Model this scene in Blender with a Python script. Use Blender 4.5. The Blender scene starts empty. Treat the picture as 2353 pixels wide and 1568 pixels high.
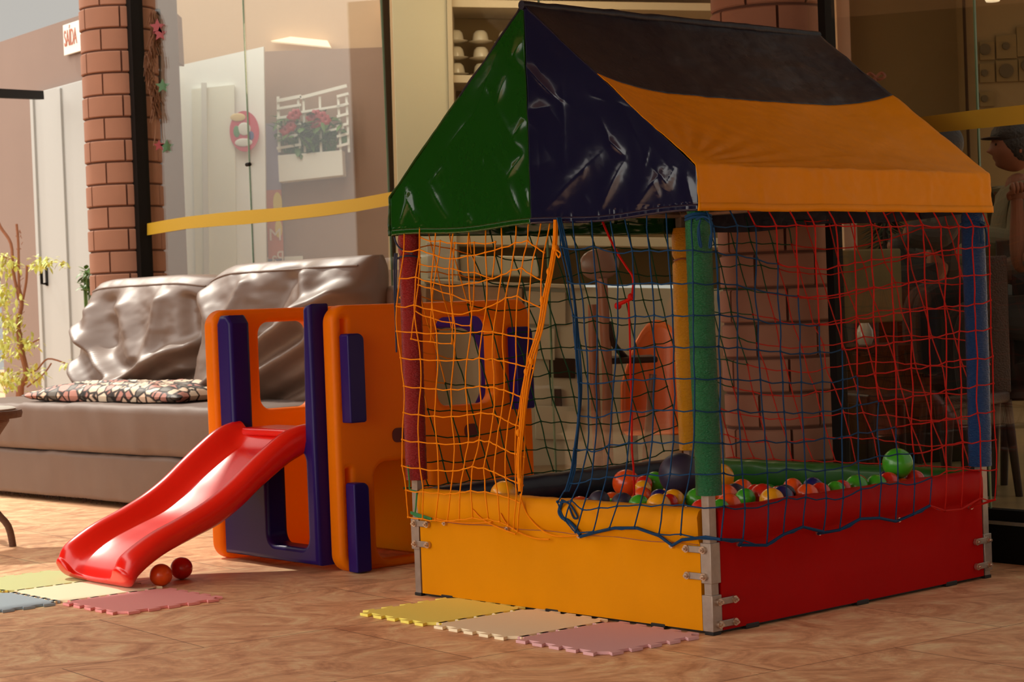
# light settings
SKYDIR = (-.75, -.42, .70); SKYMIN = .3; SKYLO = .52; SKYHI = 3.8
SUNE = 2.8; SUNDIR = (-.70, .71, .95)
KITCHEN = 24; DINING = 2.5; EXPO = 0
import bpy, math, random
from mathutils import Vector, Matrix, noise
PI = math.pi
R = math.radians
rnd = random.Random(7)
SC = bpy.context.scene
COL = SC.collection

# ------------------------------------------------------------------ camera model
FPX, CAMZ, PITCH, ROLL = 4463.2, 1.0766, -0.0188, 0.0373
W, H = 2353, 1568
_f = Vector((0, math.cos(PITCH), math.sin(PITCH)))
_u0 = Vector((0, -math.sin(PITCH), math.cos(PITCH)))
_r0 = Vector((1, 0, 0))
CR = math.cos(ROLL) * _r0 - math.sin(ROLL) * _u0
CU = math.sin(ROLL) * _r0 + math.cos(ROLL) * _u0
CAM = Vector((0, 0, CAMZ))
cam = bpy.data.cameras.new('camera')
camo = bpy.data.objects.new('camera', cam)
COL.objects.link(camo)
m = Matrix((CR, CU, -_f)).transposed().to_4x4()
m.translation = CAM
camo.matrix_world = m
cam.sensor_width = 36
cam.lens = FPX / W * 36
cam.clip_end = 200
cam.dof.use_dof = True
cam.dof.focus_distance = 6.5
cam.dof.aperture_fstop = 9
SC.camera = camo

def ray(px, py):
    return _f + CR * ((px - W / 2) / FPX) - CU * ((py - H / 2) / FPX)
def at(px, py, Y):                       # point seen at px,py and Y metres ahead
    d = ray(px, py)
    return CAM + d * (Y / d.y)
def fl(px, py, z=0.0):                   # point seen at px,py on the height z
    d = ray(px, py)
    return CAM + d * ((z - CAMZ) / d.z)
def onp(px, py, o, n):                   # point on a plane
    d = ray(px, py)
    return CAM + d * ((o - CAM).dot(n) / d.dot(n))

# ------------------------------------------------------------------ materials
def srgb(r, g, b):
    f = lambda c: (c / 255 / 12.92) if c / 255 <= .04045 else ((c / 255 + .055) / 1.055) ** 2.4
    return (f(r), f(g), f(b), 1)
def newmat(name):
    mt = bpy.data.materials.new(name)
    mt.use_nodes = True
    nt = mt.node_tree
    return mt, nt, nt.nodes['Principled BSDF']
def mat(name, col, rough=.5, bump=0, bscale=40, metal=0, var=0, vscale=5, coat=0, stretch=None,
        sheen=0, trans=0, spec=.5, bdist=.01, emit=0, detail=4):
    mt, nt, b = newmat(name)
    c = col if len(col) == 4 else (*col, 1)
    b.inputs['Base Color'].default_value = c
    b.inputs['Roughness'].default_value = rough
    b.inputs['Metallic'].default_value = metal
    b.inputs['Specular IOR Level'].default_value = spec
    b.inputs['Coat Weight'].default_value = coat
    b.inputs['Coat Roughness'].default_value = .08
    b.inputs['Sheen Weight'].default_value = sheen
    b.inputs['Transmission Weight'].default_value = trans
    if emit:
        b.inputs['Emission Color'].default_value = c
        b.inputs['Emission Strength'].default_value = emit
    tc = nt.nodes.new('ShaderNodeTexCoord')
    mp = nt.nodes.new('ShaderNodeMapping')
    nt.links.new(tc.outputs['Object'], mp.inputs[0])
    if stretch: mp.inputs['Scale'].default_value = stretch
    if var:
        n = nt.nodes.new('ShaderNodeTexNoise'); n.inputs['Scale'].default_value = vscale
        n.inputs['Detail'].default_value = 5
        nt.links.new(mp.outputs[0], n.inputs['Vector'])
        mx = nt.nodes.new('ShaderNodeMix'); mx.data_type = 'RGBA'
        nt.links.new(n.outputs[0], mx.inputs[0])
        mx.inputs[6].default_value = tuple(x * (1 - var) for x in c[:3]) + (1,)
        mx.inputs[7].default_value = tuple(min(1, x * (1 + var)) for x in c[:3]) + (1,)
        nt.links.new(mx.outputs[2], b.inputs['Base Color'])
    if bump:
        n = nt.nodes.new('ShaderNodeTexNoise'); n.inputs['Scale'].default_value = bscale
        n.inputs['Detail'].default_value = detail
        nt.links.new(mp.outputs[0], n.inputs['Vector'])
        bp = nt.nodes.new('ShaderNodeBump'); bp.inputs['Strength'].default_value = bump
        bp.inputs['Distance'].default_value = bdist
        nt.links.new(n.outputs[0], bp.inputs['Height'])
        nt.links.new(bp.outputs[0], b.inputs['Normal'])
    return mt

def vinyl(name, col, rough=.25, bump=.5, spec=.4, coat=.15):
    return mat(name, col, rough, bump=bump, bscale=7, var=.12, vscale=3, coat=coat, bdist=.02, detail=6, spec=spec)

M = {}
M['v_green'] = vinyl('green_vinyl', (.005, .050, .003), .16, .12)
M['v_navy'] = vinyl('navy_vinyl', (.006, .006, .026), .17, .12)
M['v_navyroof'] = vinyl('navy_roof_vinyl', (.009, .008, .019), .45, .6, .3, 0)
M['v_yellow'] = vinyl('yellow_vinyl', (.68, .245, .0), .55, .2, .08, 0)
M['v_yellowroof'] = vinyl('yellow_roof_vinyl', (.76, .27, .001), .5, .35, .1, 0)
M['v_red'] = vinyl('red_vinyl', (.40, .001, .0), .5, .2, .08, 0)
M['v_panelnavy'] = vinyl('dark_navy_vinyl', (.012, .012, .03), .45, .2)
M['v_panelgreen'] = vinyl('dark_green_vinyl', (.012, .09, .006), .4, .2)
def foam(name, col):
    return mat(name, col, .27, bump=1, bscale=110, coat=0, spec=.6, stretch=(1, 1, 2.6), bdist=.014)
M['f_red'] = foam('red_foam_wrap', (.33, .008, .010))
M['f_green'] = foam('green_foam_wrap', (.010, .16, .055))
M['f_blue'] = foam('blue_foam_wrap', (.005, .055, .20))
M['f_yellow'] = foam('yellow_foam_wrap', (.95, .40, .008))
M['rattan2'] = mat('dark_wicker', (.05, .018, .009), .4, bump=1, bscale=150, bdist=.01)
M['steel'] = mat('galvanised_steel', (.36, .29, .24), .42, metal=.6, var=.25, vscale=30, bump=.1)
M['bolt'] = mat('bright_bolt_steel', (.62, .5, .4), .25, metal=.85)
M['rubber'] = mat('black_rubber', (.006, .004, .003), .6)
def rope(name, col): return mat(name, col, .6, bump=.5, bscale=500, bdist=.001, spec=.12)
M['n_orange'] = rope('orange_net_cord', (.82, .24, .001))
M['n_blue'] = rope('blue_net_cord', (.008, .045, .12))
M['n_red'] = rope('red_net_cord', (.46, .008, .003))
M['n_green'] = rope('dark_green_net_cord', (.008, .05, .018))
M['n_bred'] = rope('deep_red_net_cord', (.42, .018, .008))
M['p_orange'] = mat('orange_plastic', (.90, .225, .0), .42, spec=.2, bump=.05, bscale=300, bdist=.001)
def translucent(mt, col, f):
    nt = mt.node_tree; b = nt.nodes['Principled BSDF']; out = [n for n in nt.nodes if n.type == 'OUTPUT_MATERIAL'][0]
    tl = nt.nodes.new('ShaderNodeBsdfTranslucent'); tl.inputs[0].default_value = (*col, 1)
    mx = nt.nodes.new('ShaderNodeMixShader'); mx.inputs[0].default_value = f
    nt.links.new(b.outputs[0], mx.inputs[1]); nt.links.new(tl.outputs[0], mx.inputs[2]); nt.links.new(mx.outputs[0], out.inputs[0])
translucent(M['p_orange'], (1, .40, .002), .35)
M['p_yellow'] = mat('yellow_orange_plastic', (.95, .36, .001), .42, spec=.3)
M['p_blue'] = mat('deep_blue_plastic', (.016, .005, .10), .35, spec=.22)
M['p_red'] = mat('red_slide_plastic', (.72, .008, .002), .28, coat=.15)
M['hole'] = mat('dark_red_plastic', (.10, .004, .003), .5)
def ballm(n, c): return mat(n, c, .28, coat=.25)
M['b_red'] = ballm('ball_red', (.62, .018, .006)); M['b_orange'] = ballm('ball_orange', (.85, .09, .008))
M['b_green'] = ballm('ball_green', (.05, .34, .015)); M['b_yellow'] = ballm('ball_yellow', (.9, .38, .008))
M['b_blue'] = ballm('ball_blue', (.012, .014, .12)); M['b_navy'] = mat('ball_navy', (.028, .022, .045), .45)
M['brown'] = mat('brown_sofa_fabric', (.145, .086, .06), .6, bump=.35, bscale=260, sheen=.1, bdist=.002, var=.12, vscale=6)
M['brownb'] = mat('brown_satin_cover', (.15, .09, .062), .47, bump=.25, bscale=200, spec=.75, bdist=.001)
M['black'] = mat('black_frame_paint', (.005, .003, .002), .6, spec=.12)
M['brickm'] = mat('brick_mortar', (.10, .035, .018), .9)
M['brick'] = mat('clay_brick', (.27, .115, .065), .85, bump=.3, bscale=120, var=.18, vscale=4, bdist=.002)
M['white'] = mat('white_paint', (.74, .72, .66), .5)
M['cream'] = mat('cream_laminate', (.46, .40, .28), .45)
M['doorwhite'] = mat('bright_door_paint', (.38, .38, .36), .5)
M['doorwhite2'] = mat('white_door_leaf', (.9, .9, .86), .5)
M['shelf'] = mat('cream_shelf', (.42, .34, .23), .5)
M['tan'] = mat('tan_wall_paint', (.60, .40, .25), .7, bump=.1)
M['mauve'] = mat('mauve_wall_paint', (.34, .21, .15), .7, var=.08)
M['pinkwall'] = mat('pink_wall_paint', (.22, .15, .12), .8, var=.08, vscale=1.5)
M['tape'] = mat('yellow_tape', (.46, .27, .02), .5, spec=.2)
M['khaki'] = mat('khaki_fabric', (.20, .145, .055), .8, var=.3, vscale=12)
M['dwood'] = mat('dark_wood', (.03, .010, .006), .5, spec=.2, var=.4, vscale=8, stretch=(1, 1, .1))
M['rwood'] = mat('reddish_wood', (.30, .10, .05), .38, var=.3, vscale=10, stretch=(1, 1, .1))
M['wood'] = mat('counter_wood', (.36, .20, .10), .45, var=.35, vscale=10, stretch=(.2, 1, 3))
M['rattan'] = mat('rattan_weave', (.13, .05, .022), .5, bump=1, bscale=120, stretch=(.3, .3, 3), bdist=.01)
M['leaf'] = mat('leaf_green', (.07, .15, .015), .5, var=.5, vscale=3)
M['leafy'] = mat('leaf_yellow_green', (.60, .62, .14), .5, var=.35, vscale=4)
M['bark'] = mat('reddish_bark', (.30, .12, .06), .8, bump=.5, bscale=30)
M['petal'] = mat('red_petal', (.32, .012, .02), .35)
M['skin'] = mat('skin', (.20, .075, .04), .55, spec=.2)
M['trouser'] = mat('dark_trousers', (.012, .009, .008), .9)
M['star_red'] = mat('star_red', (.20, .012, .015), .4)
M['star_green'] = mat('star_green', (.04, .11, .04), .4)
M['hair'] = mat('dark_hair', (.012, .006, .004), .6, bump=.6, bscale=80)
M['shirt'] = mat('olive_grey_shirt', (.13, .11, .06), .85, var=.15, vscale=10)
M['ceram'] = mat('white_ceramic', (.48, .42, .32), .25)
M['mat_y'] = mat('yellow_eva_foam', (.95, .82, .16), .75, bump=.3, bscale=400, bdist=.001)
M['mat_c'] = mat('cream_eva_foam', (.95, .82, .56), .75, bump=.3, bscale=400, bdist=.001)
M['mat_l'] = mat('lilac_eva_foam', (.72, .41, .42), .75, bump=.3, bscale=400, bdist=.001)
M['mat_p'] = mat('pink_eva_foam', (.86, .34, .33), .75, bump=.3, bscale=400, bdist=.001)
M['mat_b'] = mat('blue_grey_eva_foam', (.30, .38, .44), .75, bump=.3, bscale=400, bdist=.001)
M['mat_g'] = mat('pale_green_eva_foam', (.62, .66, .30), .75, bump=.3, bscale=400, bdist=.001)
M['dark'] = mat('dark_brown_wall', (.03, .014, .006), .8, spec=.1)
M['brownwall'] = mat('brown_room_wall', (.13, .075, .02), .8)
M['gold'] = mat('lamp_glow', (1, .85, .6), .5, emit=.55)
M['tinsel'] = mat('brown_tinsel', (.20, .09, .045), .3, metal=.5)
M['orangechair'] = mat('orange_chair_plastic', (.70, .13, .02), .3)
M['concrete'] = mat('roof_concrete', (.34, .26, .20), .9)

def glassmat(name, ior=1.45, tint=(.96, .97, .93)):
    mt, nt, b = newmat(name)
    nt.nodes.remove(b)
    out = [n for n in nt.nodes if n.type == 'OUTPUT_MATERIAL'][0]
    tr = nt.nodes.new('ShaderNodeBsdfTransparent'); tr.inputs[0].default_value = (*tint, 1)
    gl = nt.nodes.new('ShaderNodeBsdfGlossy'); gl.inputs['Roughness'].default_value = .01
    fr = nt.nodes.new('ShaderNodeFresnel'); fr.inputs[0].default_value = ior
    ge = nt.nodes.new('ShaderNodeNewGeometry'); mi = nt.nodes.new('ShaderNodeMix')     # same gloss on both faces of the pane
    mi.inputs[2].default_value = ior; mi.inputs[3].default_value = 1 / ior
    nt.links.new(ge.outputs['Backfacing'], mi.inputs[0]); nt.links.new(mi.outputs[0], fr.inputs[0])
    mx = nt.nodes.new('ShaderNodeMixShader')
    nt.links.new(fr.outputs[0], mx.inputs[0]); nt.links.new(tr.outputs[0], mx.inputs[1])
    nt.links.new(gl.outputs[0], mx.inputs[2]); nt.links.new(mx.outputs[0], out.inputs[0])
    return mt
M['glass'] = glassmat('clear_glass')
M['gedge'] = mat('glass_edge_green', (.10, .16, .08), .2)

def floor_mat():
    mt, nt, b = newmat('stone_tile_floor')
    N, L = nt.nodes, nt.links
    tc = N.new('ShaderNodeTexCoord')
    mp = N.new('ShaderNodeMapping'); mp.inputs['Rotation'].default_value = (0, 0, R(-36)); mp.inputs['Location'].default_value = (.08, .04, 0)
    L.new(tc.outputs['Object'], mp.inputs[0])
    br = N.new('ShaderNodeTexBrick')
    br.inputs['Scale'].default_value = 1; br.inputs['Brick Width'].default_value = .98
    br.inputs['Row Height'].default_value = .82; br.inputs['Mortar Size'].default_value = .0028
    br.inputs['Mortar Smooth'].default_value = .3
    br.inputs['Color1'].default_value = (.86, .82, .80, 1); br.inputs['Color2'].default_value = (1.05, 1.0, .97, 1)
    br.inputs['Mortar'].default_value = (.33, .25, .22, 1)
    L.new(mp.outputs[0], br.inputs[0])
    n1 = N.new('ShaderNodeTexNoise'); n1.inputs['Scale'].default_value = 2.6; n1.inputs['Detail'].default_value = 9
    n1.inputs['Distortion'].default_value = 3.2; n1.inputs['Roughness'].default_value = .62
    mp2 = N.new('ShaderNodeMapping'); mp2.inputs['Rotation'].default_value = (0, 0, R(-20)); mp2.inputs['Scale'].default_value = (1, 1.15, 1)
    L.new(tc.outputs['Object'], mp2.inputs[0]); L.new(mp2.outputs[0], n1.inputs['Vector'])
    cr = N.new('ShaderNodeValToRGB')
    e = cr.color_ramp.elements
    e[0].position = .30; e[0].color = (.52, .25, .13, 1)
    e[1].position = .66; e[1].color = (.95, .74, .44, 1)
    k = cr.color_ramp.elements.new(.5); k.color = (.84, .50, .28, 1)
    L.new(n1.outputs[0], cr.inputs[0])
    n2 = N.new('ShaderNodeTexNoise'); n2.inputs['Scale'].default_value = 9; n2.inputs['Detail'].default_value = 7
    n2.inputs['Distortion'].default_value = 5
    mp3 = N.new('ShaderNodeMapping'); mp3.inputs['Rotation'].default_value = (0, 0, R(35)); mp3.inputs['Scale'].default_value = (.7, 1.5, 1)
    L.new(tc.outputs['Object'], mp3.inputs[0]); L.new(mp3.outputs[0], n2.inputs['Vector'])
    cr2 = N.new('ShaderNodeValToRGB')
    cr2.color_ramp.elements[0].position = .3; cr2.color_ramp.elements[0].color = (.88, .83, .79, 1)
    cr2.color_ramp.elements[1].position = .7; cr2.color_ramp.elements[1].color = (1.08, 1.1, 1.1, 1)
    L.new(n2.outputs[0], cr2.inputs[0])
    m1 = N.new('ShaderNodeMix'); m1.data_type = 'RGBA'; m1.blend_type = 'MULTIPLY'; m1.inputs[0].default_value = 1
    L.new(cr.outputs[0], m1.inputs[6]); L.new(cr2.outputs[0], m1.inputs[7])
    m2 = N.new('ShaderNodeMix'); m2.data_type = 'RGBA'; m2.blend_type = 'MULTIPLY'; m2.inputs[0].default_value = 1
    L.new(m1.outputs[2], m2.inputs[6]); L.new(br.outputs[0], m2.inputs[7])
    L.new(m2.outputs[2], b.inputs['Base Color'])
    b.inputs['Roughness'].default_value = .5
    b.inputs['Specular IOR Level'].default_value = .35
    bp = N.new('ShaderNodeBump'); bp.inputs['Strength'].default_value = .35; bp.inputs['Distance'].default_value = .004
    L.new(n2.outputs[0], bp.inputs['Height']); L.new(bp.outputs[0], b.inputs['Normal'])
    return mt
M['floor'] = floor_mat()

def pillow_mat():
    mt, nt, b = newmat('patterned_pillow_cloth')
    N, L = nt.nodes, nt.links
    tc = N.new('ShaderNodeTexCoord')
    v = N.new('ShaderNodeTexVoronoi'); v.feature = 'DISTANCE_TO_EDGE'; v.inputs['Scale'].default_value = 13
    v2 = N.new('ShaderNodeTexVoronoi'); v2.inputs['Scale'].default_value = 13
    L.new(tc.outputs['Object'], v.inputs[0]); L.new(tc.outputs['Object'], v2.inputs[0])
    r1 = N.new('ShaderNodeValToRGB'); r1.color_ramp.elements[0].position = .05; r1.color_ramp.elements[1].position = .12
    r1.color_ramp.elements[0].color = (.03, .015, .01, 1); r1.color_ramp.elements[1].color = (1, 1, 1, 1)
    L.new(v.outputs[0], r1.inputs[0])
    r2 = N.new('ShaderNodeValToRGB'); r2.color_ramp.interpolation = 'CONSTANT'
    r2.color_ramp.elements[0].color = (.75, .55, .40, 1); r2.color_ramp.elements[1].position = .45
    r2.color_ramp.elements[1].color = (.5, .22, .17, 1)
    q = r2.color_ramp.elements.new(.62); q.color = (.12, .10, .08, 1)
    q = r2.color_ramp.elements.new(.75); q.color = (.8, .68, .52, 1)
    L.new(v2.outputs['Color'], r2.inputs[0])
    mx = N.new('ShaderNodeMix'); mx.data_type = 'RGBA'; mx.blend_type = 'MULTIPLY'; mx.inputs[0].default_value = 1
    L.new(r1.outputs[0], mx.inputs[6]); L.new(r2.outputs[0], mx.inputs[7]); L.new(mx.outputs[2], b.inputs['Base Color'])
    b.inputs['Roughness'].default_value = .6
    return mt
M['pillow'] = pillow_mat()

# ------------------------------------------------------------------ mesh builder
class MB:
    def __init__(s, T=None): s.v = []; s.f = []; s.T = T
    def add(s, vs, fs):
        o = len(s.v)
        s.v += [tuple(s.T @ Vector(p)) if s.T else tuple(p) for p in vs]
        s.f += [tuple(i + o for i in f) for f in fs]
    def box(s, a, b, Mx=None):
        x0, y0, z0 = a; x1, y1, z1 = b
        vs = [(x0, y0, z0), (x1, y0, z0), (x1, y1, z0), (x0, y1, z0), (x0, y0, z1), (x1, y0, z1), (x1, y1, z1), (x0, y1, z1)]
        if Mx: vs = [Mx @ Vector(p) for p in vs]
        s.add(vs, [(3, 2, 1, 0), (4, 5, 6, 7), (0, 1, 5, 4), (1, 2, 6, 5), (2, 3, 7, 6), (3, 0, 4, 7)])
    def tube(s, pts, r, n=8, caps=True):
        pts = [Vector(p) for p in pts]
        k = len(pts)
        rs = r if isinstance(r, (list, tuple)) else [r] * k
        prev = None; rings = []
        for i, p in enumerate(pts):
            t = (pts[min(i + 1, k - 1)] - pts[max(i - 1, 0)])
            if t.length < 1e-9: t = Vector((0, 0, 1))
            t.normalize()
            if prev is None:
                a = Vector((0, 0, 1)) if abs(t.z) < .9 else Vector((1, 0, 0))
                nx = t.cross(a).normalized()
            else:
                nx = (prev - t * prev.dot(t))
                nx = nx.normalized() if nx.length > 1e-6 else t.orthogonal().normalized()
            prev = nx
            ny = t.cross(nx)
            rings.append([p + (nx * math.cos(2 * PI * j / n) + ny * math.sin(2 * PI * j / n)) * rs[i] for j in range(n)])
        vs = [q for rg in rings for q in rg]
        fs = [(i * n + j, i * n + (j + 1) % n, (i + 1) * n + (j + 1) % n, (i + 1) * n + j) for i in range(k - 1) for j in range(n)]
        if caps: fs += [tuple(range(n))[::-1], tuple((k - 1) * n + j for j in range(n))]
        s.add(vs, fs)
    def sphere(s, c, r, nu=12, nv=8, sc=(1, 1, 1)):
        vs = [(c[0], c[1], c[2] + r * sc[2])]; fs = []
        for i in range(1, nv):
            a = PI * i / nv
            for j in range(nu):
                b = 2 * PI * j / nu
                vs.append((c[0] + r * sc[0] * math.sin(a) * math.cos(b), c[1] + r * sc[1] * math.sin(a) * math.sin(b), c[2] + r * sc[2] * math.cos(a)))
        vs.append((c[0], c[1], c[2] - r * sc[2]))
        for j in range(nu): fs.append((0, 1 + j, 1 + (j + 1) % nu))
        for i in range(nv - 2):
            for j in range(nu):
                a = 1 + i * nu + j; b = 1 + i * nu + (j + 1) % nu
                fs.append((a, a + nu, b + nu, b))
        e = len(vs) - 1
        for j in range(nu): fs.append((e, 1 + (nv - 2) * nu + (j + 1) % nu, 1 + (nv - 2) * nu + j))
        s.add(vs, fs)
    def lathe(s, prof, n=24, c=(0, 0, 0)):
        vs = []; k = len(prof)
        for r, z in prof:
            for j in range(n): vs.append((c[0] + r * math.cos(2 * PI * j / n), c[1] + r * math.sin(2 * PI * j / n), c[2] + z))
        fs = [(i * n + j, i * n + (j + 1) % n, (i + 1) * n + (j + 1) % n, (i + 1) * n + j) for i in range(k - 1) for j in range(n)]
        fs += [tuple(range(n))[::-1], tuple((k - 1) * n + j for j in range(n))]
        s.add(vs, fs)
    def prism(s, poly, h0, h1, fn):        # polygon extruded; fn(u, v, h) -> point
        n = len(poly)
        vs = [fn(u, v, h0) for u, v in poly] + [fn(u, v, h1) for u, v in poly]
        fs = [tuple(range(n))[::-1], tuple(range(n, 2 * n))] + [(i, (i + 1) % n, n + (i + 1) % n, n + i) for i in range(n)]
        s.add(vs, fs)
    def sheet(s, nu, nv, fn, thick=None):   # grid of fn(u,v) points, u,v in 0..1; closed when fn2 thickness given
        vs = [fn(i / nu, j / nv) for j in range(nv + 1) for i in range(nu + 1)]
        fs = [(j * (nu + 1) + i, j * (nu + 1) + i + 1, (j + 1) * (nu + 1) + i + 1, (j + 1) * (nu + 1) + i) for j in range(nv) for i in range(nu)]
        s.add(vs, fs)
    def build(s, name, mt, parent=None, smooth=True, bevel=0, seg=2, solid=0, subd=0, angle=45, loc=None):
        me = bpy.data.meshes.new(name)
        vs = s.v
        if loc is not None: vs = [(x - loc[0], y - loc[1], z - loc[2]) for x, y, z in vs]
        me.from_pydata(vs, [], s.f); me.update()
        if smooth: me.polygons.foreach_set('use_smooth', [True] * len(me.polygons))
        o = bpy.data.objects.new(name, me)
        COL.objects.link(o)
        if loc is not None: o.location = loc
        me.materials.append(mt)
        if parent: o.parent = parent
        if solid:
            q = o.modifiers.new('solid', 'SOLIDIFY'); q.thickness = solid; q.offset = 0
        if subd:
            q = o.modifiers.new('sub', 'SUBSURF'); q.levels = subd; q.render_levels = subd
        if bevel:
            q = o.modifiers.new('bev', 'BEVEL'); q.width = bevel; q.segments = seg; q.limit_method = 'ANGLE'; q.angle_limit = R(35)
        if smooth and (bevel or angle < 180):
            me.set_sharp_from_angle(angle=R(angle))
        return o

def tag(o, label=None, cat=None, group=None, kind=None):
    if label: o['label'] = label
    if cat: o['category'] = cat
    if group: o['group'] = group
    if kind: o['kind'] = kind
    return o
def empty(name, loc=(0, 0, 0), rz=0, label=None, cat=None, group=None):
    o = bpy.data.objects.new(name, None); COL.objects.link(o)
    o.location = loc; o.rotation_euler = (0, 0, rz); o.empty_display_size = .1
    return tag(o, label, cat, group)
def copy_tree(o, parent=None):
    c = o.copy(); COL.objects.link(c); c.parent = parent
    for ch in [x for x in bpy.data.objects if x.parent == o]: copy_tree(ch, c)
    return c
def struct(o): o['kind'] = 'structure'; return o
def catmull(p, n=4):
    p = [Vector(q) for q in p]
    if len(p) < 3: return p
    out = []
    for i in range(len(p) - 1):
        a = p[max(i - 1, 0)]; b = p[i]; c = p[i + 1]; d = p[min(i + 2, len(p) - 1)]
        for k in range(n):
            t = k / n
            out.append(.5 * ((2 * b) + (c - a) * t + (2 * a - 5 * b + 4 * c - d) * t * t + (3 * b - a - 3 * c + d) * t ** 3))
    return out + [p[-1]]
def lerp(a, b, t): return a + (b - a) * t
def interp(tab, x):
    if x <= tab[0][0]: return tab[0][1]
    for (a, va), (b, vb) in zip(tab, tab[1:]):
        if x <= b: return va + (vb - va) * (x - a) / (b - a)
    return tab[-1][1]
def rrect(x0, y0, x1, y1, r, n=6, cw=False):
    p = []
    rr = r if isinstance(r, (list, tuple)) else [r] * 4
    for (cx, cy, a0, q) in ((x1 - rr[0], y1 - rr[0], 0, rr[0]), (x0 + rr[1], y1 - rr[1], 90, rr[1]), (x0 + rr[2], y0 + rr[2], 180, rr[2]), (x1 - rr[3], y0 + rr[3], 270, rr[3])):
        for k in range(n + 1):
            a = R(a0 + 90 * k / n)
            p.append((cx + q * math.cos(a), cy + q * math.sin(a)))
    return p[::-1] if cw else p
def holed(name, outer, holes, h0, h1, fn, mt, parent, bevel=.015, seg=3):
    # a plate with holes: filled 2-D curve turned to mesh, extruded with rounded edges
    cu = bpy.data.curves.new(name, 'CURVE'); cu.dimensions = '2D'; cu.fill_mode = 'BOTH'
    for poly in [outer] + holes:
        sp = cu.splines.new('POLY'); sp.points.add(len(poly) - 1)
        for q, (x, y) in zip(sp.points, poly): q.co = (x, y, 0, 1)
        sp.use_cyclic_u = True
    th = (h1 - h0) / 2
    cu.extrude = th - bevel; cu.bevel_depth = bevel; cu.bevel_resolution = seg; cu.offset = -bevel
    to = bpy.data.objects.new('tmp', cu); COL.objects.link(to)
    bpy.context.view_layer.update()
    me = bpy.data.meshes.new_from_object(to.evaluated_get(bpy.context.evaluated_depsgraph_get()))
    bpy.data.objects.remove(to)
    mid = (h0 + h1) / 2
    for v in me.vertices: v.co = Vector(fn(v.co.x, v.co.y, v.co.z + mid))
    me.materials.clear(); me.materials.append(mt)
    me.name = name
    me.polygons.foreach_set('use_smooth', [True] * len(me.polygons))
    me.set_sharp_from_angle(angle=R(40))
    o = bpy.data.objects.new(name, me); COL.objects.link(o)
    if parent: o.parent = parent
    return o
def fbm(x, y, z=0, o=4): return noise.fractal(Vector((x, y, z)), 1.0, 2.0, o)

# ================================================================== THE SETTING
GT = Vector((.6097, -.7926, 0)); GN = Vector((.7926, .6097, 0))       # along the shop front, and into the shop
G0 = Vector((0, 9.929, 0))
def gl_at(px, off=0.0):                    # ground point of the shop front seen in column px (at horizon height)
    d = ray(px, 700); o = G0 + GN * off
    s = (o - CAM).dot(GN) / d.dot(GN); q = CAM + d * s; q.z = 0
    return q
def gmat(p):                               # frame standing on the shop front line: x along, y inward
    return Matrix(((GT.x, GN.x, 0, p.x), (GT.y, GN.y, 0, p.y), (0, 0, 1, 0), (0, 0, 0, 1)))
def gbox(mb, p, a, b): mb.box(a, b, gmat(p))

b = MB(); b.box((-30, -10, -.2), (30, 45, 0)); struct(b.build('floor', M['floor'], smooth=False))

# pillars of curved bricks
def pillar(name, c, phase, ztop=4.6, zb0=0.0):
    e = empty(name, c)
    core = MB(); core.lathe([(.248, 0), (.248, ztop)], 48); core.build('mortar', M['brickm'], e, angle=30)
    bk = MB(); ch = .151; n = 6
    row = 0; z = zb0 - .151
    while z < ztop - .15:
        rr = .260 + (.0035 if row % 2 else -.001)
        for k in range(n):
            a0 = phase + 2 * PI * k / n + (PI / n if row % 2 else 0)
            w = 2 * PI / n - .045
            S = 10; vs = []; fs = []
            zz = (max(z + .006, 0.001), z + ch - .006)
            if zz[1] < .05: continue
            prof = [(.244, zz[0]), (rr - .006, zz[0]), (rr, zz[0] + .006), (rr, zz[1] - .006), (rr - .006, zz[1]), (.244, zz[1])]
            for i in range(S + 1):
                a = a0 + w * i / S
                vs += [(r * math.cos(a), r * math.sin(a), zq) for r, zq in prof]
            for i in range(S):
                for j in range(6):
                    fs.append((i * 6 + j, (i + 1) * 6 + j, (i + 1) * 6 + (j + 1) % 6, i * 6 + (j + 1) % 6))
            fs += [tuple(range(6)), tuple(S * 6 + j for j in range(6))[::-1]]
            bk.add(vs, fs)
        z += ch; row += 1
    bk.build('brick_courses', M['brick'], e, angle=35)
    return e
pc = at(299, 731, 13.44); pc.z = 0
PL = pillar('brick_pillar', pc, R(195), 4.6, .03)
tag(PL, 'round brick pillar on the left behind the long brown sofa', 'pillar')
pc2 = at(1792, 677, 8.55); pc2.z = 0
PR2 = pillar('brick_pillar', pc2, R(240), 3.6, .05)
tag(PR2, 'round brick pillar on the right, directly behind the netted ball pit', 'pillar')

# shop front: riser, rails, frames, panes
gA = pc + GT * .27; gB = gl_at(2560)
LEN = (gB - gA).dot(GT)
def along(px, off=0): q = gl_at(px, off); return (q - gA).dot(GT)
riser = MB(); gbox(riser, gA, (0, -.03, 0), (LEN, .08, .150)); struct(riser.build('trim_1', M['black'], smooth=False))
met = MB(); gbox(met, gA, (0, -.035, .150), (LEN, .085, .163)); struct(met.build('trim_2', M['steel'], smooth=False))
rail = MB(); gbox(rail, gA, (0, -.02, .163), (LEN, .03, .207)); struct(rail.build('trim_3', M['black'], smooth=False))
joints = [0, along(568), along(884), along(1243), along(1892), along(2240), LEN]
for i, (a, c) in enumerate(zip(joints, joints[1:])):
    z1 = 4.4 if a < along(1500) else 3.4
    g = MB(); gbox(g, gA, (a + .004, 0, .207), (c - .004, .008, z1))
    o = struct(g.build('window_%d' % (i + 1), M['glass'], smooth=False))
    eg = MB()
    if i: gbox(eg, gA, (a - .003, -.001, .207), (a + .003, .009, z1)); eg.build('glass_edge', M['gedge'], o, smooth=False)
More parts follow.
